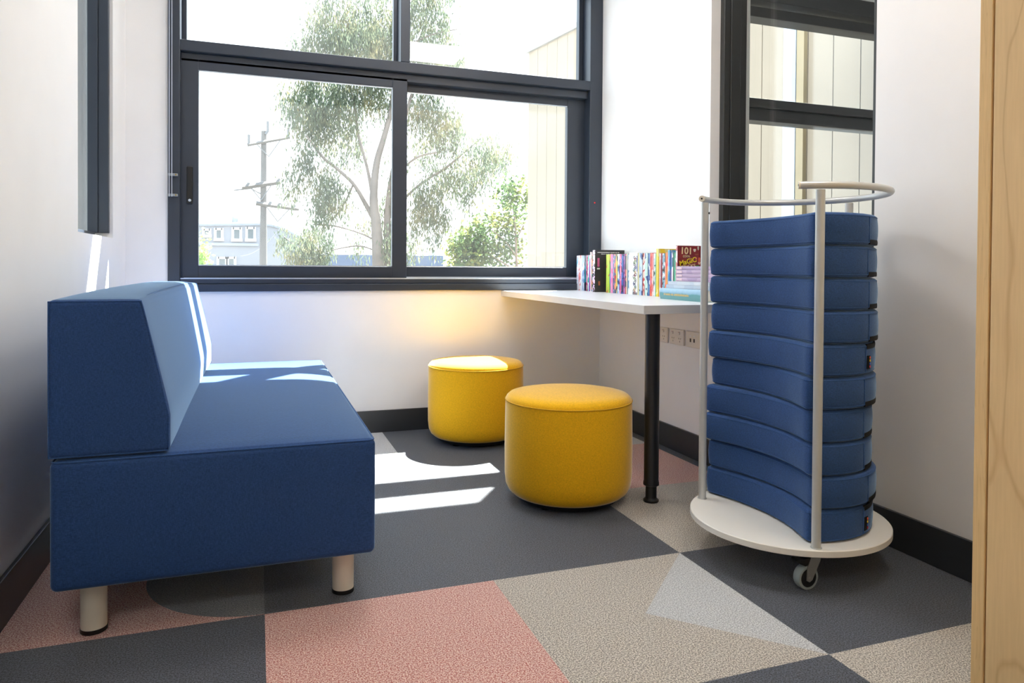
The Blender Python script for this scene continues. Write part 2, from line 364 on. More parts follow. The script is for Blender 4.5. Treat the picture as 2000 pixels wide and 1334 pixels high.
# ------------------------------------------------------------------ soft boxes (sofa etc.)
def superbox(bm, x0, x1, y0, y1, z0, z1, r=.03, puff_top=0, puff_side=0, nx=26, ny=40, nz=14, warp=None):
    """upholstered block: a dense rounded box with slightly swollen faces"""
    hx, hy, hz = (x1-x0)/2, (y1-y0)/2, (z1-z0)/2; cx, cy, cz = (x0+x1)/2, (y0+y1)/2, (z0+z1)/2
    def spaced(n, h):
        k = min(r*1.05/h, .4); out = [-1+k*t/4 for t in range(4)]; out += [-1+k+(2-2*k)*t/(n-8) for t in range(n-7)]; out += [1-k+k*t/4 for t in range(1, 5)]
        return out
    gx, gy, gz = spaced(nx, hx), spaced(ny, hy), spaced(nz, hz)
    cache = {}
    def V(a, b, c):
        key = (round(a, 5), round(b, 5), round(c, 5))
        if key in cache: return cache[key]
        p = Vector((a*hx, b*hy, c*hz))
        q = Vector((max(-hx+r, min(hx-r, p.x)), max(-hy+r, min(hy-r, p.y)), max(-hz+r, min(hz-r, p.z))))
        d = p-q
        if d.length > 1e-9: p = q+d.normalized()*r
        e = lambda t: max(0, 1-t**4)
        p.z += puff_top*e(a)*e(b)*(1 if c > .5 else 0)*(c if c > 0 else 0)
        p.x += puff_side*(1 if a > 0 else -1)*e(b)*e(c)*abs(a)**3
        p.y += puff_side*(1 if b > 0 else -1)*e(a)*e(c)*abs(b)**3
        p += Vector((cx, cy, cz))
        if warp: p = warp(p)
        cache[key] = bm.verts.new(p); return cache[key]
    def grid(A, Bq, f):
        for i in range(len(A)-1):
            for j in range(len(Bq)-1):
                q = [f(A[i], Bq[j]), f(A[i+1], Bq[j]), f(A[i+1], Bq[j+1]), f(A[i], Bq[j+1])]
                q = list(dict.fromkeys(q))
                if len(q) > 2:
                    try: bm.faces.new(q)
                    except ValueError: pass
    for s in (-1, 1):
        grid(gx, gy, lambda a, b: V(a, b, s)); grid(gx, gz, lambda a, c: V(a, s, c)); grid(gy, gz, lambda b, c: V(s, b, c))
    return bm
SX0, SX1, SY0, SY1 = -.425, .282, 1.79, 3.37
sofa = thing('sofa', 'blue upholstered sofa with a sloped backrest on cream round legs', 'sofa', (-.07, 2.58, 0))
def seat_w(p):
    e = max(0, (.16-(p.z))/.05)
    return Vector((p.x, p.y, p.z-.006*max(0, min(1, e))*math.sin((p.x+.42)*9)*(1 if p.y < 1.9 else 0)))
obj('seat', superbox(bmesh.new(), SX0, SX1, SY0, SY1, .128, .417, .015, .022, .004), M['blue'], sofa, 50)
def back_w(p):
    t = (p.z-.417)/.35
    if p.x > -.31:
        k = (p.x+.31)/.122
        tt = max(0, min(1, (t-.26)/.74)); p = Vector((p.x-.058*k*(tt**1.05), p.y, p.z))
    return p
obj('backrest', superbox(bmesh.new(), -.430, -.186, SY0+.004, SY1-.004, .421, .770, .013, .016, .002, nz=22, warp=back_w), M['blue'], sofa, 50)
def pipe_loop(pts, r, parent, name='piping', mat='bluepipe', closed=True):
    bm = bmesh.new(); tube(bm, pts, r, 8, closed=closed); return obj(name, bm, M[mat], parent, 60)
def rect_loop(xa, xb, ya, yb, z, rr=.022, n=14, crown=0):
    pts = []
    for (cx, cy, a0) in ((xb-rr, ya+rr, -PI/2), (xb-rr, yb-rr, 0), (xa+rr, yb-rr, PI/2), (xa+rr, ya+rr, PI)):
        pts += [Vector((cx+rr*math.cos(a0+PI/2*k/5), cy+rr*math.sin(a0+PI/2*k/5), z)) for k in range(6)]
    out = []
    for a, b in zip(pts, pts[1:]+pts[:1]):
        m_ = max(1, int((b-a).length/.06)); out += [a.lerp(b, i/m_) for i in range(m_)]
    return out
pipe_loop(rect_loop(SX0+.0034, SX1-.0034, SY0+.0034, SY1-.0034, .4136, .015), .0023, sofa)
# end-face seam of the backrest
prof = [(-.4265, .4245), (-.1895, .4245), (-.1885, .50), (-.201, .56), (-.2215, .66), (-.2455, .7665), (-.4265, .7665)]
def dense(pr, y):
    out = []
    for a, b in zip(pr, pr[1:]+pr[:1]):
        out += [(a[0]+(b[0]-a[0])*t/5, y, a[1]+(b[1]-a[1])*t/5) for t in range(5)]
    return out
pipe_loop(dense(prof, SY0+.0075), .0021, sofa); pipe_loop(dense(prof, SY1-.0075), .0021, sofa)
pipe_loop([(-.254, SY0+.02+(SY1-SY0-.04)*t/20, .766+.012*(1-(2*t/20-1)**4)) for t in range(21)], .0018, sofa, closed=False)
for (lx, ly) in ((-.354, 1.872), (.214, 1.892), (-.354, 3.28), (.214, 3.28)):
    bm = bmesh.new(); lathe(bm, [(0, .010), (.0275, .010), (.0275, .135), (0, .135)], lx, ly, 32)
    lg = obj('leg', bm, M['cream'], sofa, 40)
    bm = bmesh.new(); lathe(bm, [(0, 0), (.0265, 0), (.0285, .002), (.0285, .011), (0, .011)], lx, ly, 32); obj('foot_glide', bm, M['black'], lg, 40)

# ------------------------------------------------------------------ poufs
def pouf(cx, cy, r, h, label):
    t = thing('pouf', label, 'pouf', (cx, cy, 0), 'yellow drum poufs')
    z0 = .028
    prof = [(0, z0), (r*.80, z0), (r*.88, z0+.004), (r*.94, z0+.016), (r*.98, z0+.036), (r*.996, z0+.07), (r*1.0, h*.5), (r*.992, h-.028), (r*.985, h-.016), (r*.972, h-.008), (r*.93, h+.001), (r*.8, h+.007), (r*.5, h+.012), (0, h+.013)]
    bm = bmesh.new(); lathe(bm, prof, cx, cy, 80); obj('upholstery', bm, M['yellow'], t, 70)
    pipe_loop([(cx+(r*.990)*math.cos(2*PI*k/90), cy+(r*.990)*math.sin(2*PI*k/90), h-.018) for k in range(90)], .0022, t, 'piping', 'yellow2')
    bm = bmesh.new(); lathe(bm, [(0, .012), (r*.78, .012), (r*.80, z0+.002), (0, z0+.002)], cx, cy, 48); obj('base', bm, M['black'], t, 40)
    for k in range(4):
        a = .6+PI/2*k; bm = bmesh.new(); lathe(bm, [(0, 0), (.018, 0), (.02, .013), (0, .013)], cx+r*.62*math.cos(a), cy+r*.62*math.sin(a), 20); obj('foot', bm, M['black'], t, 40)
pouf(1.080, 2.393, .2335, .385, 'nearer mustard yellow drum pouf, just left of the black table leg')
pouf(1.014, 3.348, .2335, .385, 'mustard yellow drum pouf half under the table by the back wall')

# ------------------------------------------------------------------ table
TZ = .72; TX0, TY0 = 1.246, 2.14
tbl = thing('table', 'white wall-mounted table top with one black round leg', 'table', (1.5, 2.9, 0))
obj('tabletop', B(TX0, RX, TY0, BY-.001, TZ-.030, TZ, bev=.0012), [M['lam']], tbl)
bm = bmesh.new(); box(bm, TX0-.0012, TX0, TY0, BY-.002, TZ-.0295, TZ-.001); box(bm, TX0, RX, TY0-.0012, TY0, TZ-.0295, TZ-.001)
obj('edge_banding', bm, M['lam_edge'], tbl)
lx, ly = 1.352, 2.262
bm = bmesh.new(); lathe(bm, [(0, .060), (.0255, .060), (.0285, .062), (.0285, .072), (.0265, .078), (.0265, TZ-.034), (0, TZ-.034)], lx, ly, 40); tl = obj('leg', bm, M['blk_metal'], tbl, 40)
bm = bmesh.new(); lathe(bm, [(0, TZ-.036), (.045, TZ-.036), (.045, TZ-.030), (0, TZ-.030)], lx, ly, 32); obj('mounting_plate', bm, M['blk_metal'], tl, 40)
bm = bmesh.new(); lathe(bm, [(0, 0), (.026, 0), (.028, .003), (.028, .008), (.022, .013), (.020, .016), (.020, .062), (0, .062)], lx, ly, 32); obj('adjustable_foot', bm, M['black'], tl, 40)

# ------------------------------------------------------------------ power and data sockets
def socket(yc, z, label, kind, group):
    t = thing('wall_socket', label, 'power socket', (RX, yc, z), group)
    x = RX
    obj('cover_plate', B(x-.011, x, yc-.058, yc+.058, z-.036, z+.036, bev=.003), M['sock'], t)
    if kind == 'power':
        for s in (-1, 1):
            c = yc+s*.028
            sw = obj('rocker_switch', B(x-.015, x-.0105, c-.006+.004, c+.006+.004, z+.012, z+.026, bev=.0015), M['sock'], t)
            obj('red_mark', B(x-.0155, x-.0148, c-.003+.004, c+.003+.004, z+.0225, z+.0245), plain('switch mark', (190, 70, 60), .5), sw)
            bm = bmesh.new()
            for dy, dz, an in ((-.007, -.006, .5), (.007, -.006, -.5), (0, -.019, 0)):
                q = bmesh.new(); box(q, x-.0116, x-.0108, -.001, .001, -.0035, .0035)
                mm = Matrix.Translation((0, c+dy, z+dz)) @ Matrix.Rotation(an, 4, 'X'); bmesh.ops.transform(q, matrix=mm, verts=q.verts[:])
                me = bpy.data.meshes.new('t'); q.to_mesh(me); q.free(); bm.from_mesh(me); bpy.data.meshes.remove(me)
            obj('pin_slots', bm, M['hole'], t)
    else:
        for s in (-1, 1):
            c = yc+s*.014+.006
            obj('data_port', B(x-.0118, x-.0105, c-.0055, c+.0055, z-.012, z+.004, bev=.001), M['hole'], t)
            obj('label_window', B(x-.0114, x-.0105, c-.006, c+.006, z+.012, z+.018), M['lam'], t)
zs = .530
socket(2.983, zs, 'white double power point nearest the black table leg', 'power', 'wall sockets')
socket(2.846, zs, 'white double power point between the two other wall plates', 'power', 'wall sockets')
socket(2.712, zs, 'white data plate with two dark ports beside the trolley pole', 'data', 'wall sockets')

# ------------------------------------------------------------------ cushion trolley
TC = Vector((1.487, 1.715, 0)); ZB = .12
tr = thing('cushion_trolley', 'round white board trolley with grey tube rail and three poles', 'trolley', (TC.x, TC.y, 0))
bm = bmesh.new(); lathe(bm, [(0, ZB-.019), (.276, ZB-.019), (.279, ZB-.017), (.279, ZB-.002), (.277, ZB), (0, ZB)], TC.x, TC.y, 128); obj('board', bm, M['board'], tr, 30)
RR = .262
def rp_(a, z=0, r=RR): return Vector((TC.x+r*math.cos(math.radians(a)), TC.y+r*math.sin(math.radians(a)), z))
PF, PL_, PB = Vector((1.379, 1.480, 0)), Vector((1.331, 1.917, 0)), rp_(8, 0, .260)
ZR = 1.067
for p in (PF, PL_, PB):
    bm = bmesh.new(); lathe(bm, [(0, ZB), (.0118, ZB), (.0118, ZR-.012), (0, ZR-.010)], p.x, p.y, 24); po = obj('pole', bm, M['rail'], tr, 40)
    d = Vector((TC.x-p.x, TC.y-p.y, 0)).normalized()
    bm = bmesh.new(); c = p+d*.0125; c.z = ZR-.045
    tube(bm, [c-d*.003, c+d*.002], .0035, 10); obj('screw', bm, M['black'], po, 40)
    bm = bmesh.new(); lathe(bm, [(0, ZB), (.0145, ZB), (.0145, ZB+.002), (0, ZB+.002)], p.x, p.y, 24); obj('pole_collar', bm, M['rail'], po, 40)
path = [rp_(a, ZR) for a in range(234-360, 131, 4)]
bm = bmesh.new(); tube(bm, path, .0098, 16); rl = obj('rail', bm, M['rail'], tr, 50)
for i, j in ((0, 1), (-1, -2)):
    d = (path[i]-path[j]).normalized(); bm = bmesh.new(); tube(bm, [path[i]-d*.001, path[i]+d*.0035], [.0102, .0098], 16); cp = obj('end_cap', bm, M['cream'], rl, 40)
    bm = bmesh.new(); tube(bm, [path[i]+d*.003, path[i]+d*.0045], .003, 12); obj('cap_hole', bm, M['black'], cp)
def caster(px, py, ang, brake=True):
    wx, wy = px-.03*math.cos(ang), py-.03*math.sin(ang)
    q = thing('tmp', '', '', (0, 0, 0)); bpy.data.objects.remove(q)
    n = Vector((-math.sin(ang), math.cos(ang), 0)); f = Vector((math.cos(ang), math.sin(ang), 0))
    rw = .033
    def wheel(bm, prof):
        ring = []
        for r, h in prof:
            ring.append([bm.verts.new(Vector((wx, wy, rw))+n*h+f*r*math.cos(2*PI*k/40)+Vector((0, 0, r*math.sin(2*PI*k/40)))) for k in range(40)])
        for a, b in zip(ring, ring[1:]):
            for k in range(40): bm.faces.new((a[k], a[(k+1) % 40], b[(k+1) % 40], b[k]))
        bm.faces.new(ring[0]); bm.faces.new(ring[-1]); return bm
    fork = bmesh.new()
    M4 = Matrix(((f.x, n.x, 0, wx), (f.y, n.y, 0, wy), (0, 0, 1, 0), (0, 0, 0, 1)))
    for s in (-1, 1):
        tf = lambda a, b, c, s=s: M4 @ Vector((a, s*.0145+c, b))
        prism(fork, [(-.010, .028), (0, .023), (.009, .028), (.034, .075), (.038, .092), (.006, .092), (-.008, .06)], -.001, .001, tf=tf)
    tf2 = lambda a, b, c: M4 @ Vector((a, b, c))
    prism(fork, [(.002, -.0155), (.044, -.0155), (.044, .0155), (.002, .0155)], .088, .092, tf=tf2)
    prism(fork, [(-.012, -.030), (.062, -.030), (.062, .030), (-.012, .030)], .0975, .1010, tf=tf2)
    lathe(fork, [(0, .091), (.020, .091), (.020, .098), (0, .098)], px-.003*math.cos(ang), py-.003*math.sin(ang), 24)
    fo = obj('caster', fork, M['chrome'], tr)
    obj('tyre', wheel(bmesh.new(), [(.0245, -.0115), (.031, -.0115), (rw, -.007), (rw, .007), (.031, .0115), (.0245, .0115)]), M['tyre'], fo, 40)
    obj('hub', wheel(bmesh.new(), [(.005, -.0135), (.0245, -.0118), (.0245, .0118), (.005, .0135)]), M['black'], fo, 40)
    bm = bmesh.new(); tube(bm, [Vector((wx, wy, rw))-n*.0175, Vector((wx, wy, rw))+n*.0175], .004, 12); obj('axle_bolt', bm, M['chrome'], fo, 40)
    if brake:
        bm = bmesh.new(); prism(bm, [(.012, .088), (.010, .072), (-.012, .066), (-.030, .074), (-.038, .082), (-.034, .086), (-.015, .084)], -.0125, .0125, tf=lambda a, b, c: M4 @ Vector((a, c, b)))
        obj('brake_pedal', bm, M['black'], fo)
caster(1.405, 1.512, 0.0); caster(1.480, 1.925, 1.2); caster(1.700, 1.760, .4)

# ------------------------------------------------------------------ stacked floor cushions
def cushion_outline(inset=0):
    a0, a1 = -117, 117
    pts = [Vector((.242*math.cos(math.radians(a)), 0.024+.255*math.sin(math.radians(a)))) for a in [a0+(a1-a0)*k/110 for k in range(111)]]
    A, Bp = pts[-1], pts[0]; Cc = Vector((-.012, 0))
    pts += [A*(1-t)**2+Cc*2*t*(1-t)+Bp*t*t for t in [k/60 for k in range(1, 60)]]
    # even spacing
    tot = [0]; P = pts+[pts[0]]
    for a, b in zip(P, P[1:]): tot.append(tot[-1]+(b-a).length)
    out = []; n = 220; j = 0
    for k in range(n):
        s = tot[-1]*k/n
        while tot[j+1] < s: j += 1
        out.append(P[j].lerp(P[j+1], (s-tot[j])/(tot[j+1]-tot[j])))
    for _ in range(14): out = [(out[i-1]+out[i]*2+out[(i+1) % n])/4 for i in range(n)]
    return out
OUT = cushion_outline(); NO = len(OUT)
NRM = []
for i in range(NO):
    d = OUT[(i+1) % NO]-OUT[i-1]; NRM.append(Vector((d.y, -d.x)).normalized())
CH_ = .0878
def cushion(name, label, flipped, seed):
    t = thing(name, label, 'cushion', (TC.x, TC.y, 0), 'blue crescent cushions stacked on the trolley')
    rr = random.Random(seed); ph = [rr.uniform(0, 6.28) for _ in range(4)]
    bm = bmesh.new(); rings = []
    for z, ins in ((.0003, .016), (.002, .0085), (.0055, .0035), (.0085, .0018), (.016, .001), (.03, -.0005), (.044, -.001), (.058, -.0005), (CH_-.016, .001), (CH_-.0085, .0018), (CH_-.0055, .0035), (CH_-.002, .0085), (CH_-.0003, .016)):
        rg = []
        for i, (p, n_) in enumerate(zip(OUT, NRM)):
            m_ = math.sin(PI*z/CH_)
            wv = .0011*m_*(math.sin(i*.37+ph[0])*.5+math.sin(i*.13+ph[1]))*(1 if ins < .004 else 0)
            q = p-n_*(ins+wv); dz = .0008*math.sin(i*.11+ph[2])*(1 if .01 < z < CH_-.01 else 0)
            rg.append(bm.verts.new((TC.x+q.x, TC.y+q.y, z+dz)))
        rings.append(rg)
    for a, b in zip(rings, rings[1:]):
        for k in range(NO): bm.faces.new((a[k], a[(k+1) % NO], b[(k+1) % NO], b[k]))
    bm.faces.new(rings[0]); bm.faces.new(rings[-1])
    obj('cover', bm, M['blue_c'], t, 75)
    for z in (.0085, CH_-.0085):
        pipe_loop([(TC.x+(p-n_*.0021).x, TC.y+(p-n_*.0021).y, z) for p, n_ in zip(OUT, NRM)], .0013, t)
    def arc_strip(a0, a1, za, zb, out, nm, mat):
        bm = bmesh.new(); idx = [i for i, p in enumerate(OUT) if a0 <= math.degrees(math.atan2(p.y, p.x)) <= a1 and p.length > .2]
        idx.sort(key=lambda i: math.atan2(OUT[i].y, OUT[i].x)); pr_ = None
        for i in idx:
            p, n_ = OUT[i], NRM[i]
            q = [bm.verts.new((TC.x+(p+n_*o).x, TC.y+(p+n_*o).y, z)) for o, z in ((out, za), (out+.0008, (za+zb)/2), (out, zb), (-.008, zb), (-.008, za))]
            if pr_:
                for k in range(5): bm.faces.new((pr_[k], pr_[(k+1) % 5], q[(k+1) % 5], q[k]))
            else: bm.faces.new(q)
            pr_ = q
        bm.faces.new(pr_); return obj(nm, bm, M[mat], t, 30)
    sa = -72.5
    i0 = min(range(NO), key=lambda i: abs(math.degrees(math.atan2(OUT[i].y, OUT[i].x))-sa))
    p, n_ = OUT[i0]+NRM[i0]*.0005, NRM[i0]
    pipe_loop([(TC.x+p.x, TC.y+p.y, z) for z in (.01, .03, .05, CH_-.01)], .0014, t, 'side_seam', closed=False)
    if flipped:
        zp = arc_strip(sa+1, 65, CH_-.017, CH_-.004, -.0004, 'zipper', 'zip')
        tg = arc_strip(sa+1.5, sa+8.5, .016, .053, .0008, 'brand_tag', 'zip')
        i1 = min(range(NO), key=lambda i: abs(math.degrees(math.atan2(OUT[i].y, OUT[i].x))-(sa+5.2)))
        q = OUT[i1]+NRM[i1]*.0030; dn = Vector((NRM[i1].x, NRM[i1].y, 0))
        for k, c in enumerate(((225, 85, 45), (225, 200, 60), (60, 95, 190), (190, 40, 70))):
            c0 = Vector((TC.x+q.x, TC.y+q.y, .0475-k*.0082)); bm = bmesh.new(); tube(bm, [c0-dn*.0006, c0+dn*.0006], .0034, 10)
            obj('woven_dot', bm, plain('tag colour', c, .6), tg)
    else: arc_strip(sa+1, 65, 0.0035, .0165, -.0006, 'zipper', 'zip')
    return t
ordn = ['tenth', 'ninth', 'eighth', 'seventh', 'sixth', 'fifth', 'fourth', 'third', 'second', 'topmost']
offs = {1: (0, 0, 1), 2: (.001, .002, 0), 3: (.005, .003, 1), 4: (.006, 0, 0), 5: (-.003, .001, 0), 6: (.001, 0, -3), 7: (-.007, .004, 1), 8: (-.009, .002, 2), 9: (.004, -.002, 1.5), 10: (-.005, 0, 0)}
CA = cushion('floor_cushion', 'x', False, 3); CB = cushion('floor_cushion', 'x', True, 5); CX = cushion('floor_cushion', 'x', False, 11)
usedc = set()
for k in range(1, 11):          # 1 = top
    src = CB if k in (5, 10) else (CA if k % 2 else CX)
    o = src if id(src) not in usedc else copy_tree(src); usedc.add(id(src))
    z = ZB+.0005+(10-k)*.0881
    dx, dy, rz = offs[k]
    o.location = (TC.x+dx, TC.y+dy, z); o.rotation_euler = (0, 0, math.radians(rz))
    if k == 1: lb = 'blue crescent floor cushion, topmost of the trolley stack under the rail'
    elif k == 10: lb = 'blue crescent floor cushion with colourful tag, lowest, on the white board'
    elif k == 5: lb = 'blue crescent floor cushion with colourful tag, halfway up the stack'
    else: lb = 'blue crescent floor cushion, %s from the top of the trolley stack' % {2: 'second', 3: 'third', 4: 'fourth', 6: 'sixth', 7: 'seventh', 8: 'eighth', 9: 'ninth'}[k]
    o['label'] = lb

# ------------------------------------------------------------------ wooden cupboard at the right edge
CXF = 1.20; e0 = at(1905, 667, 0, CXF).y
cb = thing('cupboard', 'tall birch wood cupboard cut off by the right picture edge', 'cupboard', (1.5, e0-.5, 0))
bm = bmesh.new(); box(bm, CXF, RX-.02, e0-.0225, e0, 0, 2.3, .0012); obj('side_panel', bm, M['plyedge'], cb)
bm = bmesh.new(); box(bm, CXF+.02, RX-.02, e0-1.2, e0-.0225, 0, .02); box(bm, CXF+.02, RX-.02, e0-1.2, e0-.0225, 2.28, 2.3); box(bm, RX-.04, RX-.02, e0-1.2, e0-.0225, .02, 2.28); box(bm, CXF, RX-.02, e0-1.22, e0-1.2, 0, 2.3)
obj('carcass', bm, M['ply'], cb)
obj('door', B(CXF, CXF+.019, e0-.61, e0-.0265, .004, 2.296, bev=.0015), M['ply'], cb)
obj('door', B(CXF, CXF+.019, e0-1.196, e0-.614, .004, 2.296, bev=.0015), M['ply'], cb)

# ------------------------------------------------------------------ books
def spine_mat(cols, seed, fz=26, fxy=40):
    m, n, p = nodes('book print')
    t = N(n, 'TexCoord'); mp = N(n, 'Mapping'); mp.inputs['Scale'].default_value = (fxy, fxy, fz); mp.inputs['Location'].default_value = (seed*3.7, seed*1.3, seed*2.1)
    n.links.new(t.outputs['Object'], mp.inputs[0])
    f = noise(n, mp.outputs[0], 1, 1.5, .4)
    k = len(cols); st = []
    for i, c in enumerate(cols): st.append((.30+.42*i/max(1, k), s2l(c)))
    o = N(n, 'ValToRGB'); o.color_ramp.interpolation = 'CONSTANT'; el = o.color_ramp.elements
    while len(el) < len(st): el.new(.5)
    for e, (a, c) in zip(el, st): e.position = a; e.color = (*c, 1)
    if len(st) == 1: el[1].color = (*st[0][1], 1)
    el[0].position = 0
    n.links.new(f, o.inputs[0]); n.links.new(o.outputs[0], p.inputs['Base Color']); p.inputs['Roughness'].default_value = .35
    return m
M['pages'] = plain('paper block', (236, 230, 214), .8, var=.05, nscale=60)
XS = 1.690
def yat(px): return at(px, 540, 0, XS).y
BK = [ # start px, end px, height, description, colours
 (1126.3, 1130.6, .194, 'white and pale blue', [(228, 226, 236), (190, 205, 225), (225, 205, 215), (90, 160, 190)]),
 (1130.6, 1134.6, .194, 'cream and red-flecked', [(236, 232, 232), (215, 120, 120), (238, 238, 240)]),
 (1134.6, 1137.0, .194, 'white and coral', [(240, 236, 238), (205, 70, 80)]),
 (1137.0, 1141.0, .193, 'pale teal', [(185, 205, 218), (120, 150, 190), (225, 225, 230)]),
 (1141.0, 1145.6, .193, 'dark navy', [(22, 28, 58), (20, 24, 48), (30, 110, 130)]),
 (1145.6, 1147.3, .194, 'crimson', [(200, 50, 100), (225, 150, 170)]),
 (1147.3, 1150.9, .194, 'white and turquoise', [(225, 232, 235), (40, 165, 145), (225, 150, 180)]),
 (1150.9, 1153.2, .194, 'violet', [(120, 50, 150), (150, 90, 175), (235, 235, 240)]),
 (1152.8, 1155.4, .212, 'tall white', [(240, 238, 236), (225, 190, 185)]),
 (1155.4, 1159.3, .212, 'tall green and orange', [(45, 90, 60), (225, 130, 60), (60, 130, 160), (35, 45, 40)]),
 (1159.3, 1161.4, .196, 'yellow', [(235, 205, 60), (225, 190, 40)]),
 (1161.4, 1164.6, .196, 'mint and pink', [(225, 235, 215), (230, 160, 175), (190, 215, 205)]),
 (1164.6, 1168.8, .208, 'tall pale yellow', [(238, 230, 130), (240, 236, 170)]),
 ('black',),
 (1183.5, 1190.0, .195, 'lime green', [(190, 215, 80), (180, 210, 70), (190, 120, 60)]),
 (1190.0, 1192.2, .195, 'blue and green', [(70, 130, 190), (60, 140, 90), (225, 140, 60)]),
 (1192.2, 1196.6, .195, 'hot pink', [(238, 120, 170), (240, 150, 190)]),
 (1196.6, 1199.8, .195, 'grey-blue', [(110, 125, 165), (150, 165, 195), (70, 80, 120)]),
 (1199.8, 1203.0, .195, 'salmon', [(225, 130, 110), (95, 100, 130), (200, 60, 60)]),
 (1203.0, 1205.5, .195, 'yellow and black', [(235, 200, 90), (45, 40, 45), (235, 225, 160)]),
 (1205.5, 1209.2, .195, 'navy and sky blue', [(30, 40, 95), (110, 160, 215), (225, 230, 240)]),
 (1209.2, 1213.3, .195, 'magenta', [(205, 70, 130), (225, 140, 170), (90, 60, 120)]),
 (1213.3, 1216.7, .194, 'midnight blue', [(25, 30, 75), (40, 90, 170), (22, 26, 60)]),
 (1216.7, 1220.3, .194, 'purple', [(130, 55, 135), (95, 40, 115), (170, 110, 170)]),
 (1220.3, 1223.0, .194, 'brick red', [(200, 90, 80), (60, 40, 60)]),
 (1223.0, 1225.4, .194, 'ivory', [(238, 230, 205), (225, 215, 190)]),
 (1225.4, 1227.2, .194, 'dark teal', [(25, 75, 85), (30, 55, 75)]),
 (1227.2, 1231.0, .194, 'light blue', [(150, 195, 220), (90, 140, 175), (225, 235, 240)]),
 ('doodle',),
 (1247.0, 1248.6, .196, 'butter yellow', [(236, 226, 150), (228, 218, 140)]),
 (1248.6, 1254.4, .198, 'pale blue with navy brushstrokes', [(200, 215, 232), (170, 195, 220), (50, 75, 130)]),
 (1254.4, 1258.9, .197, 'white and red', [(235, 228, 222), (190, 60, 55), (238, 205, 190)]),
 (1258.9, 1264.5, .195, 'mint green', [(185, 215, 200), (200, 225, 215), (60, 85, 140)]),
 (1264.5, 1269.4, .195, 'steel blue', [(80, 130, 180), (60, 90, 150), (210, 225, 230)]),
 (1269.4, 1273.8, .195, 'red and pink', [(210, 60, 65), (230, 110, 70), (215, 110, 140)]),
 (1273.8, 1276.5, .194, 'peach', [(236, 200, 185), (225, 120, 120)]),
 (1276.5, 1280.2, .194, 'white with dark top', [(228, 230, 230), (190, 200, 205), (40, 70, 70)]),
 (1280.2, 1283.0, .194, 'emerald', [(80, 180, 125), (60, 160, 110)]),
 ('yellowtall',),
 (1287.3, 1290.2, .194, 'off-white', [(236, 230, 228), (215, 190, 205)]),
 (1290.2, 1293.0, .194, 'maroon', [(150, 25, 35), (135, 20, 30)]),
 (1293.0, 1297.6, .194, 'black and aqua', [(35, 40, 45), (120, 165, 185), (225, 230, 230)]),
 (1297.6, 1299.4, .150, 'small cream', [(240, 230, 215), (235, 215, 200)]),
 (1299.4, 1305.2, .196, 'orange and red', [(240, 130, 50), (225, 50, 40), (238, 160, 70)]),
 ('bluetall',),
 (1309.0, 1312.4, .196, 'lilac and blue', [(130, 130, 190), (90, 160, 200), (170, 140, 190)]),
 (1312.4, 1315.0, .196, 'white and teal', [(230, 226, 220), (30, 110, 120)]),
 (1315.0, 1317.2, .195, 'bottle green', [(20, 90, 75), (15, 70, 60)]),
 (1317.2, 1321.5, .196, 'jade green', [(90, 190, 150), (60, 165, 125), (200, 225, 200)]),
]
def book(x0, x1, y0_, y1_, z0, z1, m, label, group='books lined up along the wall on the table', spine='x', name='book', root=None):
    """standing book, spine towards -x, page block set in from the covers"""
    t = root or thing(name, label, 'book', ((x0+x1)/2, (y0_+y1_)/2, z0), group)
    th = min(.0012, (y1_-y0_)*.2); bm = bmesh.new()
    box(bm, x0, x0+.0018, y0_, y1_, z0, z1, 0); box(bm, x0+.0018, x1, y0_, y0_+th, z0, z1); box(bm, x0+.0018, x1, y1_-th, y1_, z0, z1)
    obj('cover', bm, m, t)
    obj('pages', B(x0+.0018, x1-.003, y0_+th, y1_-th, z0+.002, z1-.003), M['pages'], t)
    return t
def lab(i):
    def d(j):
        if j < 0: return 'window'
        if j >= len(BK): return 'maroon joke-style book'
        e = BK[j]
        return {'black': 'tall black', 'doodle': 'thick doodled', 'yellowtall': 'tall golden yellow', 'bluetall': 'tall sky blue'}.get(e[0]) or e[3]
    return d
dn = lab(0)
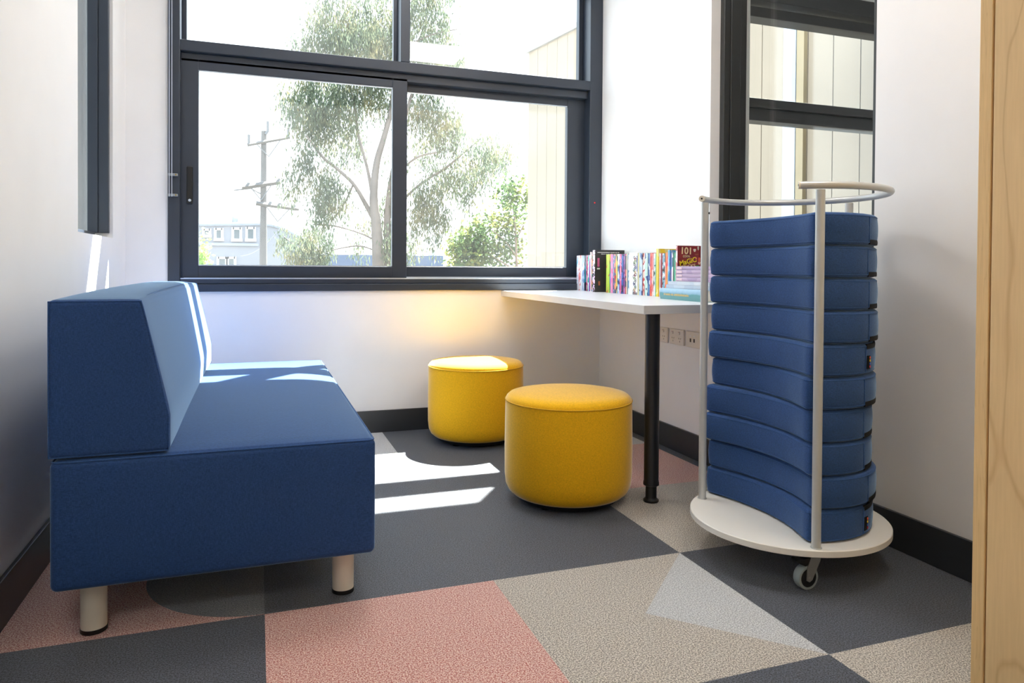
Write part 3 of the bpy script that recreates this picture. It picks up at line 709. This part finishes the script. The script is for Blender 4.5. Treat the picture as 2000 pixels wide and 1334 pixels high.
for i, e in enumerate(BK):
    if len(e) > 1:
        a, b = yat(e[0]), yat(e[1]); dep = .125 if e[2] < .2 else .140
        lb = ('%s paperback right after the %s book in the row' % (e[3], dn(i-1))) if i else 'white and pale blue paperback, first in the row beside the window'
        xo = R.uniform(-.002, .003)
        book(XS+xo, min(XS+xo+dep, RX-.003), b+.0002, a-.0004, TZ, TZ+e[2]+R.uniform(-.0015, .0015), spine_mat(e[4], i+1, R.uniform(14, 40)), lb)
    elif e[0] == 'black':
        a, b = yat(1168.8), yat(1173.3)
        t = book(XS-.035, RX-.012, b-.004, a-.003, TZ, TZ+.220, spine_mat([(60, 58, 62), (56, 54, 58), (58, 56, 60)], 50), 'tall charcoal paperback with pink and white spine and white cover lettering')
        obj('spine_print', B(XS-.0358, XS-.035, b-.003, a-.004, TZ+.002, TZ+.217), spine_mat([(238, 205, 220), (225, 190, 225), (40, 38, 45), (240, 225, 230)], 51, 60), t)
        yf = b-.0044
        for (x, z, wd, h, c) in ((XS-.022, TZ+.132, .012, .045, (190, 90, 140)), (XS-.024, TZ+.118, .016, .008, (205, 215, 205)), (XS-.016, TZ+.035, .010, .022, (190, 110, 80))):
            obj('cover_picture', B(x, x+wd, yf-.0003, yf+.0003, z, z+h, bev=0), plain('printed patch', c, .5), t)
        bm = bmesh.new(); rr = random.Random(4)
        for z, xa, xb, h in ((TZ+.2045, XS-.022, XS+.108, .0042), (TZ+.1965, XS, XS+.088, .0035)):
            x = xa
            while x < xb:
                wd = rr.uniform(.0022, .0042); box(bm, x, x+wd, yf-.0004, yf+.0003, z, z+h*rr.uniform(.8, 1)); x += wd+.0011+(.003 if rr.random() < .15 else 0)
        obj('cover_lettering', bm, plain('white print', (235, 235, 235), .5), t)
    elif e[0] == 'doodle':
        a, b = yat(1231.0), yat(1247.0)
        t = book(XS-.006, RX-.01, b+.0005, a-.0006, TZ, TZ+.199, spine_mat([(240, 239, 238), (236, 235, 236)], 60), 'thick white paperback covered in colourful doodle lettering')
        bm = bmesh.new(); rr = random.Random(9); x = XS-.0063; k = 0
        cs = [(190, 60, 70), (225, 180, 50), (60, 150, 120), (60, 70, 150), (90, 90, 95), (150, 190, 60)]
        for q in range(26):
            z = TZ+.012+.172*q/26+rr.uniform(-.002, .002); yc = b+(a-b)*(.30+.10*math.sin(q*1.3)); rad = rr.uniform(.006, .0105)
            c = Vector((x-.0001*q/26, yc, z)); tb = bmesh.new()
            tube(bm, [c+Vector((0, rad*math.cos(s*.7)*rr.uniform(.8, 1.2), rad*.8*math.sin(s*.7))) for s in range(9)], .0011, 5, closed=True, mi=0 if q % 2 else 1+(q//2) % len(cs))
            tb.free()
        obj('doodle_lettering', bm, [plain('ink', (35, 32, 38), .5)]+[plain('doodle ink', c, .5) for c in cs], t)
        obj('spine_panel', B(XS-.0066, XS-.006, b+.0005, b+.006, TZ+.11, TZ+.185), plain('blue panel', (60, 80, 160), .5), t)
        obj('barcode_strip', B(XS-.0066, XS-.006, b+.001, b+(a-b)*.55, TZ+.001, TZ+.012), plain('grey patch', (120, 120, 122), .5), t)
    elif e[0] == 'yellowtall':
        a, b = yat(1283.0), yat(1287.3)
        book(XS-.004, RX-.004, b+.0003, a-.0004, TZ, TZ+.214, spine_mat([(228, 200, 50), (232, 206, 60), (238, 225, 150)], 70), 'tall golden yellow paperback after the emerald book in the row')
    elif e[0] == 'bluetall':
        a, b = yat(1305.2), yat(1309.0)
        book(XS-.003, RX-.006, b+.0003, a-.0004, TZ, TZ+.207, spine_mat([(60, 140, 190), (90, 165, 205), (170, 190, 225)], 71), 'tall sky blue paperback after the orange and red one in the row')
# upright maroon book, cover towards the room
YM = 2.615
mg0 = at(1323.5, 500, 1, YM).x; mgz1 = at(1350, 480, 1, YM).z
mg1 = min(RX-.004, at(1375, 500, 1, YM).x)
mat_m = spine_mat([(126, 36, 42), (132, 40, 44), (140, 46, 44), (120, 34, 44)], 80, 8)
t = book(mg0, mg1, YM, YM+.014, TZ, mgz1, mat_m, 'x', name='book')
t['label'] = 'maroon paperback with yellow MAGIC lettering behind the lying stack'
obj('spine_print', B(mg0-.0006, mg0, YM+.001, YM+.013, TZ+.002, mgz1-.002), spine_mat([(235, 225, 222), (232, 215, 214), (205, 120, 120)], 81, 30), t)
mc = plain('cream lettering', (226, 208, 160), .5); my = plain('yellow lettering', (232, 212, 30), .5); mk = plain('lettering shadow', (48, 16, 36), .5)
def P_(px, py): v = at(px, py, 1, YM-.0015); return (v.x, YM-.0012, v.z)
up, rt = (0, 0, 1), (1, 0, 0)
for nm, s, px, py, sz, mat_, tilt, dz in (('title_number', '101', 1340.5, 496, .040, mc, -.03, 0), ('title_cool', 'COOL', 1341, 502.5, .0125, mc, .02, 0), ('title_magic', 'MaGiC', 1344.5, 515, .030, my, .22, 0), ('title_tricks', 'TRiCKS', 1345, 524, .022, mc, .12, 0)):
    X = (math.cos(tilt), 0, math.sin(tilt)); Y = (-math.sin(tilt), 0, math.cos(tilt))
    o = P_(px, py)
    k = .0011
    text_mesh(nm+'_shadow', s, sz, mk, t, (o[0]+k, YM-.0006, o[2]-k), X, Y, .0002)
    text_mesh(nm, s, sz, mat_, t, o, X, Y, .0003)
for nm, px, py, rx_, rz_, c in (('cover_picture', 1357, 489, .006, .008, (205, 200, 180)), ('cover_picture', 1364, 485, .004, .010, (195, 195, 175)), ('cover_picture', 1361, 497, .009, .004, (150, 85, 55)), ('cover_picture', 1366, 508, .005, .014, (200, 95, 60)), ('cover_picture', 1362, 520, .010, .005, (60, 130, 50)), ('cover_picture', 1366, 514, .006, .007, (222, 180, 150)), ('cover_picture', 1371, 492, .004, .010, (190, 90, 40)), ('cover_picture', 1360, 505, .003, .006, (210, 120, 90))):
    o = P_(px, py); bm = bmesh.new(); ring = [bm.verts.new((o[0]+rx_*math.cos(a)*(1+.25*math.sin(3*a)), YM-.0005, o[2]+rz_*math.sin(a)*(1+.2*math.cos(2*a)))) for a in [2*PI*k/18 for k in range(18)]]
    f = bm.faces.new(ring); ex = bmesh.ops.extrude_face_region(bm, geom=[f]); bmesh.ops.translate(bm, vec=(0, -.0004, 0), verts=[v for v in ex['geom'] if isinstance(v, bmesh.types.BMVert)])
    obj(nm, bm, plain('cover art', c, .5), t)
# lying stack, spines to the room
def lying(x0, z0, z1, ya, yb, m, label, rounded=0, group='books lying in the stack'):
    t = thing('book', label, 'book', ((x0+RX)/2, (ya+yb)/2, z0), group)
    x1 = min(RX-.006, x0+.19); bm = bmesh.new(); th = .0014
    h = z1-z0; n = 8
    prof = [(x0+(rounded*(1-math.sin(PI*k/n))), z0+h*k/n) for k in range(n+1)]
    prof = prof+[(x1, z1), (x1, z1-th), (x0+.006+rounded, z1-th), (x0+.006+rounded, z0+th), (x1, z0+th), (x1, z0)]
    a = [bm.verts.new((x, ya, z)) for x, z in prof]; b = [bm.verts.new((x, yb, z)) for x, z in prof]
    for k in range(len(prof)): bm.faces.new((a[k], a[(k+1) % len(prof)], b[(k+1) % len(prof)], b[k]))
    bm.faces.new(a); bm.faces.new(b); obj('cover', bm, m, t, 40)
    obj('pages', B(x0+.006+rounded, x1-.004, ya+.003, yb-.003, z0+th, z1-th), M['pages'], t)
    return t
tm, n, p = nodes('teal hardback')
tcx = N(n, 'TexCoord'); sp = N(n, 'SeparateXYZ'); n.links.new(tcx.outputs['Object'], sp.inputs[0])
ns = noise(n, coords(n, (60, 60, 60)), 1, 3); ad = N(n, 'Math', operation='MULTIPLY_ADD'); ad.inputs[1].default_value = .012; n.links.new(ns, ad.inputs[0]); n.links.new(sp.outputs['Z'], ad.inputs[2])
mr = N(n, 'MapRange'); mr.inputs[1].default_value = .0; mr.inputs[2].default_value = .06; n.links.new(ad.outputs[0], mr.inputs[0])
n.links.new(ramp(n, mr.outputs[0], [(.0, s2l((110, 165, 165))), (.5, s2l((88, 150, 155))), (.56, s2l((125, 170, 195))), (1, s2l((175, 205, 228)))]), p.inputs['Base Color']); p.inputs['Roughness'].default_value = .3
zt_ = TZ
t = lying(1.585, zt_, zt_+.045, 2.275, 2.598, tm, 'thick teal hardback with gold spine lettering, bottom of the lying stack', .004)
bm = bmesh.new(); rr = random.Random(2); y = 2.565
while y > 2.385:
    wd = rr.uniform(.0035, .006); box(bm, 1.5846, 1.5862, y-wd, y, TZ+.0165, TZ+.0165+rr.uniform(.006, .009)); y -= wd+.0016+(.004 if rr.random() < .14 else 0)
obj('spine_lettering', bm, plain('gold foil', (205, 180, 120), .4), t)
gm = spine_mat([(196, 206, 216), (190, 200, 212), (206, 214, 222)], 90, 4, 8)
lying(1.612, TZ+.0455, TZ+.0595, 2.29, 2.592, gm, 'pale grey paperback lying directly on the thick teal hardback')
lying(1.618, TZ+.0600, TZ+.0735, 2.30, 2.586, spine_mat([(205, 214, 222), (198, 208, 220), (214, 220, 226)], 91, 4, 8), 'pale grey paperback lying just under the four mauve books')
for k in range(4):
    z = TZ+.0740+k*.0156
    t = lying(1.664+.001*(k % 2), z, z+.0150, 2.30, 2.600, spine_mat([(176, 150, 180), (184, 158, 184), (168, 144, 176)], 92+k, 4, 7),
              ['mauve paperback lying lowest of the four mauve ones', 'mauve paperback lying second from below among the four mauve ones', 'mauve paperback lying just under the top mauve one', 'mauve paperback lying on top of the stack before the maroon book'][k], .001)
    bm = bmesh.new(); box(bm, 1.6634, 1.6646, 2.555, 2.595, z+.003, z+.012); obj('spine_title', bm, plain('pink label', (226, 196, 202), .5), t)
    bm = bmesh.new(); box(bm, 1.6634, 1.6646, 2.385, 2.40, z+.004, z+.011); obj('spine_logo', bm, plain('pale dot', (220, 226, 240), .5), t)

# ------------------------------------------------------------------ roller blind chain
ch = thing('blind_chain', 'beaded steel blind chain hanging beside the left window jamb', 'blind chain', (-.375, BY-.04, 1.1))
cxp = at(333, 300, 1, BY-.035).x; zb0 = at(333, 384, 1, BY-.035).z
for dx in (-.0055, .0055):
    bm = bmesh.new(); z = zb0
    prof = []
    while z < 2.42: prof += [(.0008, z), (.0021, z+.002), (.0021, z+.0035), (.0008, z+.0055)]; z += .0058
    lathe(bm, prof, cxp+dx, BY-.035, 8)
    obj('bead_strand', bm, M['silver'], ch, 60)
for py in (341, 381):
    z = at(340, py, 1, BY-.03).z
    bm = bmesh.new(); box(bm, cxp-.011, cxp+.030, BY-.032, BY-.0125, z-.006, z+.006, .002); br = obj('chain_bracket', bm, plain('clear clip', (150, 155, 158), .2), ch)
    bm = bmesh.new(); tube(bm, [(cxp+.022, BY-.034, z), (cxp+.022, BY-.030, z)], .004, 10); obj('bracket_screw', bm, plain('brass screw', (150, 130, 80), .35, metal=.8), br, 40)

# ------------------------------------------------------------------ added fill panels on the ceiling, out of view, to brighten the room
def lit(s):
    le = bpy.data.materials.new('lit diffuser'); le.use_nodes = True; q = le.node_tree.nodes['Principled BSDF']
    q.inputs['Emission Color'].default_value = (1, .975, .95, 1); q.inputs['Emission Strength'].default_value = s; return le
for k, y in enumerate((2.65, 1.1, -1.2)):
    x = (.6, 1.5, -.2)[k]
    t = thing('fill_panel', ['square ceiling fill light panel added above the poufs', 'square ceiling fill light panel added above the cupboard', 'square ceiling fill light panel added at the far end behind the viewer'][k], 'ceiling fill light', (x, y, ZC))
    obj('fill_emitter', B(x-.28, x+.28, y-.28, y+.28, ZC-.018, ZC-.012), lit((9, 7, 7)[k]), t); obj('housing', B(x-.30, x+.30, y-.30, y+.30, ZC-.012, ZC), M['lam'], t)

# ------------------------------------------------------------------ outside
GZ = -3.4
bm = bmesh.new(); box(bm, -90, 90, BY+.6, 150, GZ-.3, GZ); struct('ground', bm, plain('asphalt', (86, 86, 84), .9))
# pale ribbed cladding wall
P0 = at(1032, 300, 1, 9.0); P0 = Vector((P0.x, P0.y)); dd = Vector((.165, -.986)); nn = Vector((-.986, -.165))
cz1 = at(1032, 95, 1, 9.0).z
cm = plain('cream cladding', (158, 147, 131), .9, spec=.05, var=.03, nscale=2); cj = plain('cladding joint', (150, 126, 84), .6); cg = plain('grey corner trim', (160, 168, 178), .4)
cw = thing('clad_building', 'cream building with vertical board cladding right of the trees', 'building', (P0.x, P0.y, GZ))
def CP(s, o, z): q = P0+dd*s+nn*o; return Vector((q.x, q.y, z))
def cbox(bm, s0, s1, o0, o1, z0, z1):
    prism(bm, [(s0, o0), (s1, o0), (s1, o1), (s0, o1)], z0, z1, tf=lambda a, b, c: CP(a, b, c))
bm = bmesh.new(); cbox(bm, .004, 5.25, -2.5, -.012, GZ, cz1-.06); obj('wall_core', bm, cj, cw)
pw = .233; k = 0; bm = bmesh.new()
while k*pw < 5.2: cbox(bm, k*pw+(.0 if k == 0 else .008), min((k+1)*pw, 5.25), -.012, .004, GZ, cz1-.06); k += 1
obj('cladding_boards', bm, cm, cw)
bm = bmesh.new(); cbox(bm, -.03, 5.27, -2.5, .04, cz1-.06, cz1); obj('parapet_cap', bm, plain('parapet flashing', (160, 160, 158), .4), cw)
def spx(px):
    r = at(px, 300, 1, 1.0); r = Vector((r.x, r.y)); a = r.x*(-dd.y)-(-dd.x)*r.y
    return (-(r.x*P0.y-r.y*P0.x))/(r.x*dd.y-r.y*dd.x)
bm = bmesh.new(); cbox(bm, spx(1536), spx(1560), .004, .05, GZ, cz1-.06); obj('downpipe_trim', bm, cg, cw)
bm = bmesh.new(); cbox(bm, spx(1561), spx(1575), .004, .045, GZ, cz1-.06); obj('corner_trim', bm, plain('olive trim', (158, 144, 114), .5), cw)
# trees
def leafmat(name, cols, trl=.45):
    m = bpy.data.materials.new(name); m.use_nodes = True; n = m.node_tree; n.nodes.clear()
    o = N(n, 'OutputMaterial'); df = N(n, 'BsdfDiffuse'); tl = N(n, 'BsdfTranslucent'); mx = N(n, 'MixShader'); mx.inputs[0].default_value = trl
    f = noise(n, coords(n), 2.2, 4, .7); c = ramp(n, f, [(.3, s2l(cols[0])), (.5, s2l(cols[1])), (.7, s2l(cols[2]))])
    n.links.new(c, df.inputs[0]); n.links.new(c, tl.inputs[0]); n.links.new(df.outputs[0], mx.inputs[1]); n.links.new(tl.outputs[0], mx.inputs[2]); n.links.new(mx.outputs[0], o.inputs[0]); return m
LM = leafmat('eucalyptus leaf', [(82, 96, 86), (100, 112, 92), (140, 132, 98)]); LM2 = leafmat('glossy leaf', [(66, 96, 72), (92, 114, 72), (148, 142, 74)])
BK_ = plain('pale gum bark', (112, 104, 98), .8, var=.2, nscale=3)
def foliage(parent, blobs, D, mat_, per=.9, leaf=(.125, .0115), droop=1, spread=.5, seed=1, depth=.9, leafk=620):
    rr = random.Random(seed); V = []; F = []
    for (cx, cy, rx, ry, dn_) in blobs:
        c = at(cx, cy, 1, D); e = at(cx+rx, cy, 1, D); u = at(cx, cy-ry, 1, D); ax_, az = abs(e.x-c.x), abs(u.z-c.z)
        ay = min(ax_, 1.1)*depth; off = rr.uniform(-.5, .5)*depth
        nsp = int(dn_*per*ax_*az*leafk)
        for _ in range(nsp):
            while True:
                a, b, q = rr.uniform(-1, 1), rr.uniform(-1, 1), rr.uniform(-1, 1)
                if a*a+b*b+q*q < 1: break
            sp0 = Vector((c.x+a*ax_, c.y+q*ay+off, c.z+b*az))
            for _l in range(rr.randint(9, 17)):
                p = sp0+Vector((rr.gauss(0, spread*.14), rr.gauss(0, spread*.14), rr.gauss(0, spread*.30)))
                L = leaf[0]*rr.uniform(.6, 1.2); wd = leaf[1]*rr.uniform(.7, 1.3)
                if droop: d = Vector((rr.gauss(0, .28), rr.gauss(0, .28), -1)).normalized()
                else: d = Vector((rr.gauss(0, 1), rr.gauss(0, 1), rr.gauss(-.3, .7))).normalized()
                s = d.cross(Vector((rr.gauss(0, 1), rr.gauss(0, 1), rr.gauss(0, .4)))).normalized()
                i = len(V); V += [p, p+d*L*.4+s*wd, p+d*L, p+d*L*.4-s*wd]; F.append((i, i+1, i+2, i+3))
    me = bpy.data.meshes.new('foliage'); og = origin(parent); me.from_pydata([tuple(v-og) for v in V], [], F); me.materials.append(mat_)
    o = bpy.data.objects.new('foliage', me); COL.objects.link(o); o.parent = parent; return o
def branchset(parent, D, lst, mat_, name='trunk', seed=1, jit=.25):
    bm = bmesh.new(); rr = random.Random(seed); used = {}
    for pts in lst:
        P = []; Rr = []; dy = rr.uniform(-jit, jit)
        for i, (px, py, wpx) in enumerate(pts):
            v = at(px, py, 1, D); v.y += dy*min(1, i/3.) if i else 0; P.append(v); Rr.append(max(.008, wpx*D/FPX/2))
        # smooth by subdivision
        Q = []; RQ = []
        for i in range(len(P)-1):
            p0, p1, p2, p3 = P[max(i-1, 0)], P[i], P[i+1], P[min(i+2, len(P)-1)]
            for k in range(5):
                t = k/5; Q.append(.5*((2*p1)+(p2-p0)*t+(2*p0-5*p1+4*p2-p3)*t*t+(3*p1-p0-3*p2+p3)*t**3)); RQ.append(Rr[i]*(1-t)+Rr[i+1]*t)
        Q.append(P[-1]); RQ.append(Rr[-1]); tube(bm, Q, RQ, 9)
    return obj(name, bm, mat_, parent, 60)
D = 14.0
base = at(740, 519, 1, D)
eu = thing('gum_tree', 'tall gum tree with drooping grey-green leaves filling the window', 'tree', (base.x, D, GZ))
gy = 519+(base.z-GZ)*FPX/D*.95
branchset(eu, D, [
 [(742, gy, 44), (740, 600, 34), (738, 519, 24), (733, 440, 20), (728, 385, 16), (734, 320, 13), (748, 270, 11), (763, 210, 9), (770, 130, 7), (790, 50, 5), (800, -30, 3)],
 [(741, 560, 20), (757, 500, 17), (757, 430, 14), (762, 370, 11), (775, 300, 8), (800, 200, 6), (830, 100, 4)],
 [(732, 430, 12), (712, 395, 9), (690, 360, 7), (655, 328, 6), (632, 310, 5), (612, 285, 4), (598, 266, 3)],
 [(728, 385, 8), (718, 330, 6), (700, 260, 5), (690, 190, 4), (660, 110, 3)],
 [(760, 420, 6), (800, 378, 5), (835, 350, 5), (868, 330, 5), (905, 300, 3), (940, 270, 2)],
 [(765, 350, 5), (810, 310, 4), (850, 300, 3)], [(735, 470, 4), (700, 455, 3), (650, 442, 3), (610, 440, 2)], [(734, 490, 3), (700, 480, 3), (650, 488, 2)],
 [(768, 150, 5), (720, 90, 4), (670, 40, 3)], [(775, 100, 4), (840, 70, 3), (890, 60, 2)], [(690, 360, 4), (672, 400, 3), (650, 430, 2)]], BK_, seed=3)
blobs = [(660, 35, 62, 45, 1), (740, 45, 60, 60, 1), (640, 90, 60, 45, .9), (700, 110, 70, 50, 1.1), (590, 100, 32, 30, .6), (770, 90, 50, 60, .8), (830, 40, 60, 55, .9), (865, 105, 55, 45, .9), (840, 130, 60, 40, .7), (905, 110, 25, 30, .4),
 (630, 185, 60, 45, 1.2), (700, 175, 60, 50, 1), (575, 190, 30, 34, .8), (560, 225, 24, 22, .5), (610, 240, 48, 40, 1.2), (665, 235, 45, 40, 1), (690, 280, 35, 38, .8), (650, 285, 24, 22, .5), (745, 190, 35, 50, .6),
 (592, 320, 22, 34, 1.1), (560, 368, 16, 24, 1), (590, 355, 22, 22, .5), (640, 365, 30, 36, 1.2), (625, 410, 26, 40, 1.1), (660, 395, 28, 40, .7),
 (820, 215, 38, 45, 1.1), (862, 240, 44, 40, 1), (840, 285, 36, 30, .7), (898, 268, 32, 34, .8), (935, 310, 40, 34, 1), (980, 305, 30, 22, .9), (1005, 300, 14, 14, .7), (900, 350, 34, 34, 1), (865, 345, 28, 24, .7), (945, 350, 24, 24, .9), (915, 385, 18, 24, .7),
 (830, 385, 30, 36, 1.2), (812, 430, 22, 38, 1), (850, 430, 26, 28, 1.1), (830, 470, 18, 26, .4), (800, 480, 14, 34, .8), (755, 420, 22, 40, .6), (705, 450, 20, 26, .5), (700, 490, 22, 24, .4), (755, 480, 18, 38, .6), (770, 330, 22, 40, .35),
 (720, -50, 110, 50, .8), (840, -30, 60, 40, .7)]
foliage(eu, blobs, D, LM, seed=5)
yt = thing('gum_tree', 'low young gum tree in front of the grey arched building', 'tree', (at(610, 519, 1, 18).x, 18, GZ))
branchset(yt, 18, [[(605, 720, 10), (606, 560, 7), (610, 500, 5), (604, 460, 3)], [(608, 520, 4), (575, 480, 2), (555, 462, 2)], [(608, 530, 4), (635, 480, 2)]], BK_, seed=8)
foliage(yt, [(605, 465, 30, 24, 1), (560, 470, 24, 18, .7), (630, 485, 24, 32, 1), (590, 495, 34, 24, 1.1), (620, 440, 20, 12, .4), (605, 525, 40, 24, 1)], 18, LM, seed=12)
sm = thing('round_leaf_tree', 'small glossy-leaved tree beside the cream clad building', 'tree', (at(1008, 519, 1, 11).x, 11, GZ))
branchset(sm, 11, [[(1010, 900, 10), (1009, 560, 6), (1008, 500, 5), (1006, 440, 4), (1000, 390, 2)], [(1008, 500, 3), (985, 470, 2), (960, 450, 2)], [(1007, 470, 3), (1022, 440, 2)], [(1009, 530, 4), (960, 500, 3), (920, 490, 2)]], BK_, seed=9, jit=.1)
foliage(sm, [(1005, 385, 34, 26, .8), (980, 370, 24, 16, .6), (1012, 425, 24, 30, .7), (975, 440, 22, 22, .6), (1000, 470, 30, 30, .5), (925, 470, 34, 34, 1.1), (905, 500, 38, 26, 1.2), (955, 500, 40, 24, 1), (930, 440, 20, 20, .6), (890, 480, 20, 18, .7), (1015, 500, 20, 20, .5), (950, 560, 80, 40, .8)], 11, LM2, leaf=(.085, .023), droop=0, spread=.38, seed=21, depth=.7, leafk=700)
sh = thing('shrub', 'bright green shrub at the lower left corner of the window', 'shrub', (at(392, 519, 1, 16).x, 16, GZ))
branchset(sh, 16, [[(385, 720, 8), (388, 540, 4), (392, 490, 2)]], BK_, seed=2)
foliage(sh, [(394, 498, 14, 18, .9), (388, 520, 24, 26, .9), (390, 462, 9, 10, .4), (385, 570, 40, 40, .8)], 16, leafmat('bright leaf', [(120, 165, 90), (150, 185, 100), (190, 200, 130)]), leaf=(.09, .03), droop=0, seed=30, spread=.4)

# power pole
D = 22.0; pp = thing('power_pole', 'grey timber power pole with three crossarms left of the gum tree', 'utility pole', (at(516, 400, 1, D).x, D, GZ))
pm = plain('weathered timber', (104, 102, 100), .85, var=.15, nscale=2)
a = at(515.5, 256, 1, D); b = at(514, 519, 1, D); sl = (b-a)/(b.z-a.z); g = a+sl*(GZ-a.z)
bm = bmesh.new(); tube(bm, [g, b, a], [.125, .105, .078], 14); obj('pole_shaft', bm, pm, pp, 50)
def arm(p0, p1, t, mat_=pm):
    bm = bmesh.new(); A_, B_ = at(*p0, 1, D-.12), at(*p1, 1, D-.12); tube(bm, [A_, B_], t, 4, cap=True); return obj('crossarm', bm, mat_, pp), A_, B_
gm_ = plain('galvanised steel', (112, 114, 116), .5)
for p0, p1, t_, pins in (((483, 283), (566, 268), .05, (486, 563)), ((472, 366), (548, 355), .075, (485, 512, 545)), ((500, 397), (584, 408), .065, (528, 546, 575))):
    o, A_, B_ = arm(p0, p1, t_)
    for q in pins:
        tt = (q-p0[0])/(p1[0]-p0[0]); c = A_.lerp(B_, tt); bm = bmesh.new(); hh = .28 if p0[1] < 300 else .10
        tube(bm, [c, c+Vector((0, 0, hh))], [.03, .045], 8); obj('insulator', bm, gm_, o)
    c = A_.lerp(B_, .5); bm = bmesh.new(); tube(bm, [A_.lerp(B_, .8), Vector((c.x, c.y, c.z-.45))], .016, 6); tube(bm, [A_.lerp(B_, .2), Vector((c.x, c.y, c.z-.45))], .016, 6); obj('brace', bm, gm_, pp)
t0 = at(523, 256, 1, D-.1); bm = bmesh.new(); tube(bm, [t0+Vector((-.06, 0, -.1)), t0, t0+Vector((0, 0, .28))], .04, 8); obj('top_pin', bm, gm_, pp)
bm = bmesh.new(); A_, B_ = at(424, 366.5, 1, D), at(457, 371.5, 1, D); tube(bm, [A_, A_.lerp(B_, .5), B_], [.04, .07, .08], 10)
lh = obj('lamp_head', bm, plain('lamp housing', (196, 196, 190), .5), pp, 40)
bm = bmesh.new(); tube(bm, [B_, at(490, 368, 1, D), at(512, 380, 1, D)], .022, 8); obj('lamp_arm', bm, gm_, pp)
wm = plain('wire', (150, 156, 164), .7)
def wire(x0, y0_, x1, y1_, D0, D1, lb, r=.012):
    A_, B_ = at(x0, y0_, 1, D0), at(x1, y1_, 1, D1); bm = bmesh.new()
    tube(bm, [A_.lerp(B_, t/16)-Vector((0, 0, .35*(1-(2*t/16-1)**2))) for t in range(17)], r, 6)
    tag(obj('overhead_wire', bm, wm, None, 50, loc=tuple(A_)), lb, 'overhead wire', 'overhead wires at the power pole')
wire(486, 262, 250, 190, D, 40, 'thin wire running left from the highest crossarm of the power pole')
wire(487, 357, 200, 345, D, 40, 'thin wire running left from the middle crossarm, above the arched roof')
wire(584, 403, 900, 440, D, 34, 'thin wire running right from the lowest crossarm behind the gum tree')
wire(575, 405, 470, 500, D, 27, 'thin wire slanting down left from the lowest crossarm')

# arched grey building far behind
D = 46.0
ab = thing('arched_building', 'pale grey building with a curved roof and a row of square windows', 'building', (at(480, 519, 1, D).x, D, GZ))
def BP(px, py, dy=0): v = at(px, py, 1, D+dy); return (v.x, v.z)
am = plain('grey render', (140, 142, 148), .8, var=.05, nscale=.6); am2 = plain('white render', (166, 168, 172), .8, var=.03, nscale=.6); roofm = plain('grey roof edge', (150, 158, 170), .7)
gwin = plain('far window glass', (84, 96, 100), .15); wfr = plain('white window trim', (228, 232, 236), .6)
def slab(name, pts, y0_, y1_, m):
    bm = bmesh.new(); prism(bm, pts, y0_, y1_, tf=lambda a, b, c: (a, c, b)); return obj(name, bm, m, ab)
gx0 = BP(300, 519)[0]; gx1 = BP(618, 519)[0]
slab('wall', [(gx0, GZ), (gx1, GZ), BP(618, 500), BP(600, 476), BP(578, 458), BP(556, 446), BP(530, 439), BP(505, 437), BP(400, 438), (gx0, BP(400, 438)[1])], D, D+12, am)
bm = bmesh.new(); ar = [BP(*q) for q in ((300, 438), (400, 438), (505, 437), (530, 439), (556, 446), (578, 458), (600, 476), (618, 500))]
tube(bm, [Vector((x, D-.05, z)) for x, z in ar], .12, 6); obj('roof_edge', bm, roofm, ab)
bm = bmesh.new(); x, z = BP(300, 475); x1_, z2 = BP(505, 473); box(bm, x, x1_, D-.12, D, z-.08, z+.08); obj('string_course', bm, roofm, ab)
zz = BP(460, 438)[1]
slab('upper_wall', [(gx0, zz), BP(461, 438), BP(461, 392), BP(440, 391.5), BP(420, 394), BP(400, 400), BP(380, 407), BP(340, 425), (gx0, zz+.1)], D+5, D+12, am2)
slab('stair_tower', [BP(461, 438), BP(482, 438), BP(482, 418), BP(461, 417)], D+4.5, D+9, am2)
slab('roof_terrace_box', [BP(410, 438), BP(448, 438), BP(448, 411), BP(439, 411), BP(439, 416), BP(424, 417), BP(424, 415), BP(410, 416)], D+3.5, D+4.9, plain('pale blue panel', (190, 205, 212), .6))
for (xa, ya, xb, yb) in ((398, 449, 410, 459), (421, 448, 434, 466), (455, 447, 470, 467), (482, 446, 497, 467), (426, 504, 442, 519), (445, 504, 459, 519)):
    X0, Z1 = BP(xa, ya); X1, Z0 = BP(xb, yb); bm = bmesh.new()
    box(bm, X0-.08, X0+.06, D-.1, D+.05, Z0-.08, Z1+.08); box(bm, X1-.06, X1+.08, D-.1, D+.05, Z0-.08, Z1+.08); box(bm, X0, X1, D-.1, D+.05, Z1-.05, Z1+.08); box(bm, X0-.1, X1+.1, D-.18, D+.05, Z0-.15, Z0+.02)
    f = obj('window_surround', bm, wfr, ab); obj('pane', B(X0+.06, X1-.06, D-.03, D+.02, Z0, Z1), gwin, f)
# low warehouse roofs
D = 60.0
wh = thing('warehouse', 'low blue-grey warehouse roof behind the gum tree', 'building', (at(820, 519, 1, D).x, D, GZ))
wm2 = plain('blue grey steel roof', (90, 104, 126), .6)
bm = bmesh.new(); x0_, z_ = BP(640, 497)[0], 0
A_, B_ = at(640, 497, 1, D), at(866, 497, 1, D); box(bm, A_.x, B_.x, D, D+14, GZ, A_.z); obj('wall', bm, wm2, wh)
bm = bmesh.new(); C_ = at(830, 493, 1, D+4); E_ = at(858, 493, 1, D+4); prism(bm, [(C_.x, A_.z), (E_.x, A_.z), (E_.x-.2, C_.z), (C_.x+.4, C_.z)], D+3, D+6, tf=lambda a, b, c: (a, c, b)); obj('roof_monitor', bm, plain('pale roof light', (190, 200, 206), .6), wh)
